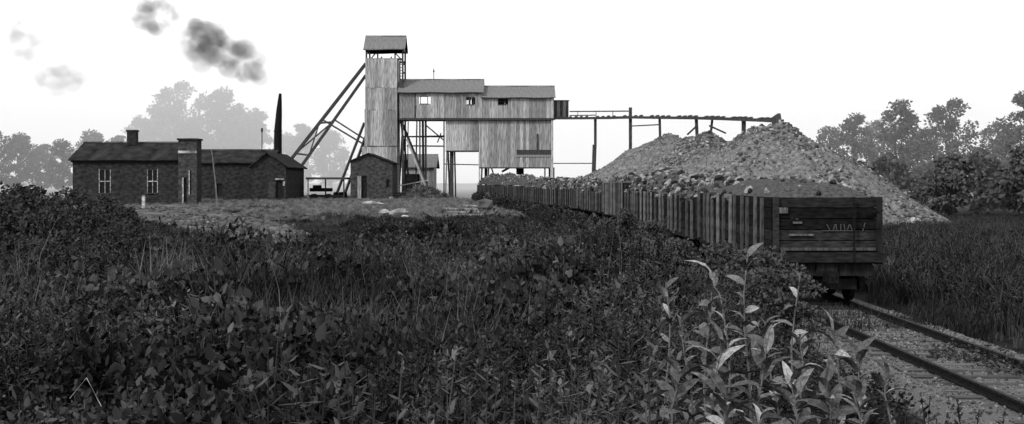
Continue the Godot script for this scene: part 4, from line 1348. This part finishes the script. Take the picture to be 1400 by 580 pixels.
# ---------------------------------------------------------------- small things about the yard
func build_yard_things() -> void:
	var p := thing("fence_post", "short pale wooden post standing before the brick office", "post", at(196, 288, 108.0))
	beam("post_shaft", p, at(196, 291, 108), at(196, 268.5, 108), 0.28, 0.24, M.paint_white)
	beam("post_cap", p, at(196, 268.6, 108), at(196, 267, 108), 0.2, 0.16, M.timber_pale)
	p = thing("leaning_pole", "thin pale pole leaning before the engine house wing", "pole", at(296, 284, 122.0))
	var mb := MB.new()
	var q := p.position
	mb.tube([at(297, 288, 122) - q, at(293.5, 245, 122.3) - q, at(289, 206, 122.8) - q], [0.11, 0.09, 0.05], 7)
	part("pole_shaft", mb.made(), M.timber_pale, p)
	beam("pole_peg", p, at(291, 225, 122.5), at(294, 224, 122.5), 0.05, 0.05, M.timber_pale)
	# cart and barrels under the lean-to
	var c := at(437, 262, 153.5)
	var cart := thing("tub_cart", "dark low cart standing under the open shelter", "cart", Vector3(c.x, ground(c.x, 153.5), c.z))
	cuboid("bed", cart, c + Vector3(0.2, 0.25, 0), Vector3(3.0, 0.5, 1.4), M.timber_black)
	cuboid("sack", cart, c + Vector3(-0.35, 0.65, 0), Vector3(1.2, 0.5, 1.1), M.timber_black, Basis(Vector3.UP, 0.2))
	for s in [-1.0, 1.0]:
		for sz in [-0.75, 0.75]:
			var wm := CylinderMesh.new()
			wm.top_radius = 0.4; wm.bottom_radius = 0.4; wm.height = 0.1; wm.radial_segments = 16
			part("wheel", wm, M.iron, cart, Transform3D(Basis(Vector3.RIGHT, PI / 2), Vector3(0.2 + s, 0.4, sz)))
	for i in 3:
		var b := at([459, 466, 471][i], 264, 153.0 + i * 0.6)
		var bar := thing("barrel", ["dark barrel beside the cart under the shelter", "middle dark barrel beside the shelter's inner post", "dark barrel against the small brick shed"][i], "barrel", Vector3(b.x, ground(b.x, -b.z), b.z), "barrels by the shelter")
		mb = MB.new()
		mb.tube([Vector3(0, 0, 0), Vector3(0, 0.2, 0), Vector3(0, 0.5, 0), Vector3(0, 0.8, 0), Vector3(0, 1.0, 0), Vector3(0, 1.0, 0)], [0.28, 0.34, 0.37, 0.34, 0.28, 0.0], 14)
		part("staves", mb.made(), M.timber_black, bar)
		for y in [0.25, 0.75]:
			mb = MB.new()
			mb.tube([Vector3(0, y - 0.04, 0), Vector3(0, y + 0.04, 0)], [0.362, 0.362], 14)
			part("hoop", mb.made(), M.iron, bar)
	var k := at(534.5, 268, 146.5)
	var bk := thing("bucket", "bright white bucket on the ground by the small brick shed", "bucket", Vector3(k.x, ground(k.x, 146.5), k.z))
	mb = MB.new()
	mb.tube([Vector3(0, 0, 0), Vector3(0, 0.02, 0), Vector3(0, 0.5, 0)], [0.2, 0.22, 0.3], 14)
	part("pail", mb.made(), M.paint_white, bk)
	mb = MB.new()
	mb.tube([Vector3(-0.3, 0.48, 0), Vector3(-0.15, 0.66, 0), Vector3(0.15, 0.66, 0), Vector3(0.3, 0.48, 0)], [0.012, 0.012, 0.012, 0.012], 5)
	part("bail", mb.made(), M.iron, bk)
	k = at(547, 262, 147.5)
	var cr := thing("tool_crate", "dark open crate lying between the brick shed and the shaft legs", "crate", Vector3(k.x, ground(k.x, 147.5), k.z))
	var gy := ground(k.x, 147.5)
	for i in 4:
		cuboid("slat", cr, Vector3(k.x, gy + 0.14 + i * 0.27, k.z), Vector3(1.3, 0.24, 0.05), M.timber_black)
		cuboid("slat", cr, Vector3(k.x - 0.66, gy + 0.14 + i * 0.27, k.z - 0.45), Vector3(0.05, 0.24, 0.88), M.timber_black)
		cuboid("slat", cr, Vector3(k.x + 0.66, gy + 0.14 + i * 0.27, k.z - 0.45), Vector3(0.05, 0.24, 0.88), M.timber_black)
	# pale boulders in the grass before the shed
	var bl := [[527, 296, 100.0, 1.5, 0.75, "pale flat boulder with a dark hollow below it in the yard grass"], [543, 296, 99.0, 1.9, 0.95, "larger pale boulder beside the flat one in the yard grass"], [552, 299, 98.0, 0.8, 0.4, "small grey stone right of the pale boulders"], [508, 281, 120.0, 2.2, 0.45, "low spread of pale stone before the small brick shed"], [285, 307, 68.0, 0.5, 0.35, "small white stone lying on the dirt road"], [663, 290, 100.0, 2.2, 1.2, "rounded earth-covered boulder at the end of the stacked planks"]]
	for i in bl.size():
		var g = bl[i]
		var bp := on_ground(g[0], g[1])
		var o := part("boulder", rock_mesh(400 + i), M.mortar_white if i < 5 else M.dirt, self, Transform3D(Basis(Vector3.UP, i * 1.1).scaled(Vector3(g[3], g[4] * 1.5, g[3] * 0.7)), Vector3(bp.x, bp.y, bp.z)))
		o.position.y = bp.y + g[4] * 0.35
		tag(o, g[5], "boulder", "stones in the yard")
	# planks lying in the grass before the tipple
	var pl := [[606, 285, 655, 286], [612, 290, 656, 289.5], [618, 293.5, 660, 294], [634, 281, 654, 281.5]]
	for i in pl.size():
		var g = pl[i]
		var d := -on_ground((g[0] + g[2]) / 2.0, g[1] + 3.0).z
		var o := thing("loose_plank", ["pale plank lying in the grass, upper of the long ones", "pale plank lying in the grass, middle of the long ones", "pale plank lying in the grass, lowest of the stack", "short plank lying behind the long planks"][i], "plank", at(g[0], g[1], d), "planks lying in the grass")
		beam("plank_board", o, at(g[0], g[1], d), at(g[2], g[3], d - 0.6), 0.4, 0.14, M.timber_pale)
		beam("plank_batten", o, at(g[0] + 6, g[1] + 1.5, d), at(g[0] + 7, g[1] + 1.5, d - 0.6), 0.12, 0.16, M.timber)
	# long mound of earth and brush under the trestle
	var md := func(x: float, d: float) -> float:   # the mound by the shaft
		var c2 := at(577, 262, 149.0)
		var r := Vector2((x - c2.x) / 3.6, (d - 149.0) / 3.0).length()
		return ground(x, d) - 0.3 + 1.9 * exp(-r * r * 1.4) + 0.25 * hn2.get_noise_2d(x * 2, d * 2) * exp(-r * r)
	var mo := part("earth_mound", sheet(axis(-20, -6, 0.35, [], []), axis(143, 155, 0.35, [], []), md, null, func(x, d): return md.call(x, d) > ground(x, d) - 0.05), M.dirt, self)
	tag(mo, "", "", "", "structure")
	var md2 := func(x: float, d: float) -> float:
		var c2 := at(676, 255, 136.0)
		var r := Vector2((x - c2.x) / 2.3, (d - 136.0) / 5.0).length()
		return ground(x, d) - 0.3 + 2.4 * exp(-r * r * 1.3) + 0.25 * hn2.get_noise_2d(x * 2, d * 2) * exp(-r * r)
	mo = part("earth_mound", sheet(axis(-8, 4, 0.35, [], []), axis(124, 148, 0.35, [], []), md2, null, func(x, d): return md2.call(x, d) > ground(x, d) - 0.05 and x < track_x(d) - 1.9), M.dirt, self)
	tag(mo, "", "", "", "structure")
	# bleached bent stalk in the dark grass at lower left
	var sd := 9.0
	var s0 := at(153, 590, sd); var s1 := at(118, 517, sd); var s2 := at(95, 545, sd)
	var sk := thing("dry_stalk", "bleached bent stalk standing out of the dark weeds at lower left", "stalk", Vector3(s0.x, ground(s0.x, sd), s0.z))
	mb = MB.new()
	mb.tube([Vector3(0.05, 0, 0), s0 - sk.position, s1.lerp(s0, 0.5) - sk.position + Vector3(0.01, 0, 0), s1 - sk.position, s2 - sk.position], [0.006, 0.006, 0.005, 0.004, 0.002], 5)
	part("bent_stem", mb.made(), M.straw, sk)

# ---------------------------------------------------------------- vegetation
func build_weeds() -> void:
	var near_bush := []
	for k in 4: near_bush.append(bush_mesh(500 + k, 420, 0.085, 0.3, 0.75, 0.5))
	var mid_bush := []
	for k in 3: mid_bush.append(bush_mesh(520 + k, 190, 0.16, 0.32, 0.85, 0.65))
	var stalks := []
	for k in 3: stalks.append(stalk_mesh(540 + k, 7, 16, 1.0, 0.32, 0.15))
	var far_stalks := stalk_mesh(545, 9, 8, 1.0, 0.5, 0.22)
	var tuft := []
	for k in 2: tuft.append(grass_mesh(560 + k, 60, 0.8, 0.35, 0.006))
	var dock := []
	for k in 2: dock.append(bush_mesh(580 + k, 150, 0.125, 0.25, 0.7, 0.45))
	var dead := grass_mesh(590, 6, 1.1, 0.4, 0.0022)
	var far_tuft := grass_mesh(565, 46, 0.8, 0.5, 0.016)
	var lists := {}
	var put := func(key: String, x: float, d: float, s: float, tone: float):
		if not lists.has(key): lists[key] = []
		lists[key].append([Vector3(x, ground(x, d) - 0.03, -d), s, tone])
	var patch := FastNoiseLite.new()
	patch.seed = 77; patch.frequency = 0.14; patch.fractal_octaves = 3
	var tone := func(x: float, d: float) -> float:
		var sp := rng.randf()
		var g := 0.028 + 0.036 * patch.get_noise_2d(x * 1.5, d * 1.5) + rnd(-0.01, 0.014)
		if sp > 0.95: g = rnd(0.035, 0.07)
		return clampf(g, 0.011, 0.13)
	# near field, out to 30 m
	var tries := 0
	while tries < 15000:
		tries += 1
		var d := sqrt(rnd(4.4 * 4.4, 30.0 * 30.0))
		var x := rnd(-0.55, 0.5) * (d + 1.5)
		var dx := x - track_x(d)
		if dx > -3.0: continue
		if d < 14.0 and dx > -5.2 and rng.randf() < 0.7: continue
		var n := patch.get_noise_2d(x, d)
		var dense := 1.0 if d < 12.0 else 0.75
		if rng.randf() > dense: continue
		var low := 1.0 - 0.5 * ss(-6.5, -3.5, dx)
		if d < 6.0: low *= 0.75
		var clump := patch.get_noise_2d(x * 2.2 + 90.0, d * 2.2)
		low *= 0.75 + 0.9 * maxf(clump, 0.0) + 0.35 * ss(9, 16, d)
		var sx := x / d * FOCAL + 700.0
		if d < 10.0 and sx > 860.0 and sx < 1260.0: low *= 0.5
		if n > 0.12: put.call("stalks%d" % (rng.randi() % 3), x, d, rnd(0.6, 1.05) * low, tone.call(x, d) * 1.25)
		elif n < -0.28 and rng.randf() < 0.7: put.call("tuft%d" % (rng.randi() % 2), x, d, rnd(0.7, 1.2) * low, tone.call(x, d) * 1.3)
		elif patch.get_noise_2d(x * 1.7 - 60.0, d * 1.7) > 0.2 and rng.randf() < 0.6: put.call("dock%d" % (rng.randi() % 2), x, d, minf(rnd(0.6, 1.2) * low, 0.8), tone.call(x, d) * 1.2)
		else: put.call("near%d" % (rng.randi() % 4), x, d, rnd(0.5, 1.2) * low, tone.call(x, d))
		if rng.randf() < 0.022 and d > 7.0: put.call("dead", x, d, rnd(0.6, 1.2) * low, rnd(0.06, 0.16))
	# middle and far field
	tries = 0
	while tries < 26000:
		tries += 1
		var d := sqrt(rnd(28.0 * 28.0, 118.0 * 118.0))
		var x := rnd(-0.52, 0.12) * d
		var dx := x - track_x(d)
		if dx > -2.6 or on_road(x, d): continue
		var clear := ss(-26, -18, x) * ss(-1.0, -4.0, dx)
		var edge := ss(94.0 - 22.0 * clear, 114.0 - 14.0 * clear, d + 9.0 * hn.get_noise_2d(x, d))
		if rng.randf() < edge: continue
		var n := patch.get_noise_2d(x * 0.6, d * 0.6)
		var shrink := (1.0 - 0.5 * ss(42, 75, d) - 0.15 * ss(75, 108, d)) * (0.8 + 1.1 * maxf(0.0, patch.get_noise_2d(x * 0.9 + 30.0, d * 0.9)))
		if d > 38 and absf(x - road_x(d)) < road_half(d) + 3.0: shrink *= 0.6
		if n > 0.1: put.call("farstalk", x, d, rnd(0.6, 1.1) * shrink, tone.call(x, d) * 1.3)
		elif n < -0.2: put.call("fartuft", x, d, rnd(0.6, 1.1) * shrink, tone.call(x, d) * 1.5)
		else: put.call("mid%d" % (rng.randi() % 3), x, d, rnd(0.6, 1.25) * shrink, tone.call(x, d) * 1.15)
	# trodden yard: short dry grass
	for i in 12000:
		var d := rnd(82, 160)
		var x := rnd(-62, 1.0)
		if d < 100.0 and x < -24.0: continue
		if x > track_x(d) - 3.0 or on_road(x, d): continue
		put.call("yardtuft", x, d, rnd(0.2, 0.55), rnd(0.05, 0.2))
	for i in 900:
		var d := rnd(36, 135)
		var x := track_x(d) - rnd(1.9, 4.2)
		put.call(["mid0", "mid1", "farstalk", "mid2"][rng.randi() % 4], x, d, rnd(0.7, 1.35), tone.call(x, d) * 1.1)
	# rank grass beyond the track
	tries = 0
	while tries < 14000:
		tries += 1
		var d := sqrt(rnd(14.0 * 14.0, 105.0 * 105.0))
		var x := rnd(0.0, 0.55) * d + 2.0
		var dx := x - track_x(d)
		if dx < 2.7 + 0.7 * hn.get_noise_2d(x * 3, d * 3): continue
		if heap_pts.size() and d > 74.0 and heap(x, d) > ground(x, d) - 0.1: continue
		var k := rng.randf()
		var lo := ss(2.2, 4.5, dx)
		if k < 0.72: put.call("fartuft", x, d, rnd(0.9, 1.6) * lerpf(0.3, 1.0, lo), rnd(0.018, 0.05))
		else: put.call("farstalk", x, d, rnd(0.8, 1.3) * lerpf(0.3, 1.0, lo), rnd(0.018, 0.05))
	# weeds between the rails and along the ballast
	for i in 420:
		var d := rnd(10, 27)
		var dx := rnd(-2.6, 2.6)
		put.call("tuft0" if rng.randf() < 0.7 else "near0", track_x(d) + dx, d, rnd(0.1, 0.3), rnd(0.04, 0.1))
	for i in 150:
		var d := rnd(23.0, 27.5)
		put.call("fartuft", track_x(d) + rnd(-2.4, 2.6), d, rnd(0.3, 0.8), rnd(0.012, 0.03))
	for i in 26:
		put.call("near1", track_x(19.5) + 0.35 + rng.randfn() * 0.25, 19.6 + rng.randfn() * 0.7, rnd(0.35, 0.8), rnd(0.03, 0.06))
	for i in 260:
		var c2 := at(577, 262, 149.0)
		var x := c2.x + rng.randfn() * 2.2
		var d := 148.5 + rng.randfn() * 1.6
		var r := Vector2((x - c2.x) / 3.6, (d - 149.0) / 3.0).length()
		var key: String = ["mid0", "mid2", "farstalk", "fartuft"][rng.randi() % 4]
		lists[key].append([Vector3(x, maxf(ground(x, d), ground(x, d) - 0.3 + 1.9 * exp(-r * r * 1.4)) - 0.05, -d), rnd(0.35, 0.8), rnd(0.05, 0.16)])
	for i in 900:
		var d := rnd(40, 112)
		var q := rnd(-1.0, 1.0)
		if absf(q) < 0.35 or rng.randf() < 0.3:
			put.call("fartuft" if rng.randf() < 0.6 else "mid1", road_x(d) + q * road_half(d), d, rnd(0.12, 0.35), rnd(0.04, 0.1))
	var clods := []
	for i in 700:
		var d := rnd(40, 112)
		var x := road_x(d) + rnd(-1.0, 1.0) * road_half(d)
		clods.append([Vector3(x, ground(x, d) + 0.09, -d), rnd(0.1, 0.4), rnd(0.06, 0.22), 1])
	scatter("road_rubble", "clods and stones strewn over the dirt road", rock_mesh(91), M.rock, clods)
	var about := {"near": "low leafy weeds covering the bank in front of the camera", "mid": "tangled leafy weeds over the middle of the field", "stalks": "upright narrow-leaved weeds among the leafy growth on the bank", "farstalk": "upright weeds standing farther out over the field", "dock": "broad-leaved dock growing among the bank weeds", "dead": "bleached dead stems among the bank weeds", "tuft": "long grass tufts on the near bank", "fartuft": "rank grass over the field and beyond the track", "yardtuft": "short dry grass on the trodden mine yard"}
	for key in lists:
		var stem: String = key.rstrip("0123456789")
		var idx := int(key.substr(stem.length())) if key.length() > stem.length() else 0
		var mesh: Mesh = {"near": near_bush, "mid": mid_bush, "stalks": stalks, "farstalk": [far_stalks], "tuft": tuft, "dock": dock, "dead": [dead], "fartuft": [far_tuft], "yardtuft": [far_tuft]}[stem][idx]
		scatter({"near": "low_weeds", "mid": "field_weeds", "stalks": "upright_weeds", "farstalk": "field_stalks_weeds", "tuft": "bank_grass", "dock": "dock_weeds", "dead": "dead_grass", "fartuft": "rank_grass", "yardtuft": "yard_grass"}[stem], about[stem], mesh, M.weed, lists[key])
	# the dark thicket at the left
	var thick := []
	for k in 3: thick.append(make_tree(600 + k, 3.0, 1.7, 0.1, 34, 150, 0.13, 5))
	var spots := [[-20, 252, 30], [35, 255, 31], [88, 262, 29], [130, 268, 30], [168, 285, 27], [10, 270, 24], [70, 285, 23], [125, 290, 24], [172, 305, 23], [-5, 310, 19], [50, 330, 18.5], [110, 335, 19], [160, 350, 19], [20, 300, 26], [95, 300, 27], [150, 315, 21]]
	var names := ["at the left edge, tallest at the back", "second from the left edge at the back", "below the office's left corner", "below the office's first window", "at the thicket's right end", "at the left edge in its second row", "in the middle of its second row", "under the office's left window in its second row", "at the right end of its second row", "at the left edge in its front row", "second in its front row", "third in its front row", "at the right end of its front row", "filling its left middle", "filling its centre", "filling its right middle"]
	for i in spots.size():
		var g = spots[i]
		var d: float = g[2]
		var x := at(g[0], 0, d).x
		plant_tree("thicket_bush", thick[i % 3], g[0], d, (EYE + (250.0 - g[1]) / FOCAL * d - ground(x, d)) / 3.1, i * 1.7, 0.03, "dark dense bush of the thicket, " + names[i], "bush", "bushes of the dark thicket")

func build_trackside_bushes() -> void:
	var src := []
	for k in 3: src.append(make_tree(640 + k, 3.0, 2.0, 0.1, 36, 150, 0.14, 5))
	var spots := [[852, 288, 50.0, "bush before the tall gondola car"], [895, 305, 36.0, "bush before the second gondola car"], [925, 330, 27.0, "round bush below the gap between the first two cars"], [985, 336, 22.0, "wide bush before the nearest car's stakes"], [1040, 345, 18.5, "bush hiding the nearest car's wheels"], [1062, 372, 15.5, "low dark bush before the nearest car's corner"], [880, 330, 24.0, "bush on the bank left of the broad-leaved plants"], [810, 305, 40.0, "low bush before the fifth gondola car"]]
	for i in spots.size():
		var g = spots[i]
		var d: float = g[2]
		var x := at(g[0], 0, d).x
		plant_tree("trackside_bush", src[i % 3], g[0], d, (EYE + (250.0 - g[1]) / FOCAL * d - ground(x, d)) / 3.1, i * 1.7, [0.05, 0.045, 0.05, 0.045, 0.045, 0.045, 0.045, 0.05][i], g[3], "bush", "bushes beside the train")

func big_leaf_mesh(seed_: int) -> ArrayMesh:
	var r := RandomNumberGenerator.new()
	r.seed = seed_
	var droop := r.randf_range(0.15, 0.55)
	var curl := r.randf_range(0.1, 0.3)
	var wid := r.randf_range(0.12, 0.18)
	var mb := MB.new()
	var n := 7
	var rows := []
	for i in n + 1:
		var t := float(i) / n
		var c := Vector3(0, 0.12 * sin(t * 2.2) - droop * t * t, t)
		var w := wid * pow(sin(PI * pow(clampf(t * 0.97 + 0.03, 0, 1), 0.8)), 0.85) + 0.004
		rows.append([c + Vector3(-w, curl * w + 0.012 * sin(t * 19.0), 0), c + Vector3(0, -curl * w * 0.4, 0), c + Vector3(w, curl * w + 0.012 * cos(t * 17.0), 0)])
	for i in n:
		for s in 2:
			mb.quad(rows[i][s], rows[i + 1][s], rows[i + 1][s + 1], rows[i][s + 1])
	return mb.made()

func build_leafy_plants() -> void:
	var leaves := []
	for k in 6: leaves.append(big_leaf_mesh(700 + k))
	# [px, py of the top, distance, number of leaves, leaf length, words]
	var plants := [
		[1024, 346, 8.6, 13, 0.19, "tall broad-leaved plant rising highest before the gondola car's corner"], [1090, 374, 8.4, 9, 0.16, "broad-leaved plant with upright leaves before the car's dark end"], [968, 372, 8.2, 15, 0.2, "broad-leaved plant left of the tallest one"], [908, 388, 8.5, 9, 0.17, "leftmost of the upper broad-leaved plants"], [990, 412, 7.9, 13, 0.19, "broad-leaved plant in the middle of the clump"],
		[936, 440, 7.7, 12, 0.19, "broad-leaved plant at the left shoulder of the clump"], [1050, 440, 7.8, 13, 0.19, "broad-leaved plant below the tallest one"], [985, 470, 7.2, 14, 0.22, "large-leaved plant low in the clump's middle"], [1040, 478, 7.1, 14, 0.21, "large-leaved plant right of the clump's middle"], [1090, 462, 7.6, 14, 0.2, "broad-leaved plant facing the track"],
		[1140, 450, 7.9, 13, 0.19, "broad-leaved plant at the clump's upper right beside the rails"], [1180, 480, 7.6, 13, 0.19, "broad-leaved plant on the bank edge beside the near rail"], [1215, 505, 7.4, 11, 0.17, "rightmost broad-leaved plant above the ties"], [930, 505, 6.8, 12, 0.21, "large-leaved plant at the clump's lower left"], [985, 540, 6.5, 13, 0.22, "large-leaved plant at the bottom edge with a pale flat leaf"],
		[1075, 520, 6.7, 14, 0.21, "large-leaved plant at the bottom middle of the clump"], [1130, 520, 6.9, 13, 0.2, "large-leaved plant at the lower right of the clump"], [1175, 540, 6.7, 12, 0.18, "broad-leaved plant at the bottom edge near the ties"], [890, 545, 6.5, 10, 0.18, "leftmost large-leaved plant at the bottom edge"], [1045, 560, 6.2, 12, 0.2, "lowest large-leaved plant at the bottom edge"]]
	for i in plants.size():
		var g = plants[i]
		var d: float = g[2]
		var top := at(g[0], g[1], d)
		var gy := ground(top.x, d)
		var t := thing("broadleaf_plant", g[5], "plant", Vector3(top.x + rnd(-0.1, 0.1), gy, -d), "broad-leaved plants on the bank")
		var tp := top - t.position
		var pts := []
		var rad := []
		for k in 6:
			var f := k / 5.0
			pts.append(Vector3(tp.x * f * f + 0.03 * sin(f * 6.0 + i), tp.y * f, tp.z * f + 0.03 * cos(f * 5.0 + i)))
			rad.append(lerpf(0.014, 0.004, f))
		var mb := MB.new()
		mb.tube(pts, rad, 6)
		part("stem", mb.made(), M.stem, t)
		var count: int = int(g[3] * 1.7)
		for k in count:
			var f := lerpf(0.25, 1.0, (k + 0.5) / float(count))
			var seg := mini(int(f * 5.0), 4)
			var p: Vector3 = pts[seg].lerp(pts[seg + 1], f * 5.0 - seg)
			var an: float = k * 2.4 + i * 1.1 + rnd(-0.4, 0.4)
			var lift := rnd(0.1, 1.3) if f < 0.85 else rnd(0.8, 2.0)
			var dir := Vector3(cos(an), lift, sin(an)).normalized()
			var side := Vector3.UP.cross(dir).normalized()
			var s: float = g[4] * rnd(0.75, 1.5) * (1.0 - 0.25 * f)
			var bs := Basis(side, dir.cross(side), dir) * Basis(Vector3.BACK, rnd(-1.1, 1.1))
			part("leaf", leaves[rng.randi() % 6], M["big_leaf_%d" % [0, 1, 1, 2, 0, 0][rng.randi() % 6]], t, Transform3D(bs.scaled(Vector3.ONE * s), p))
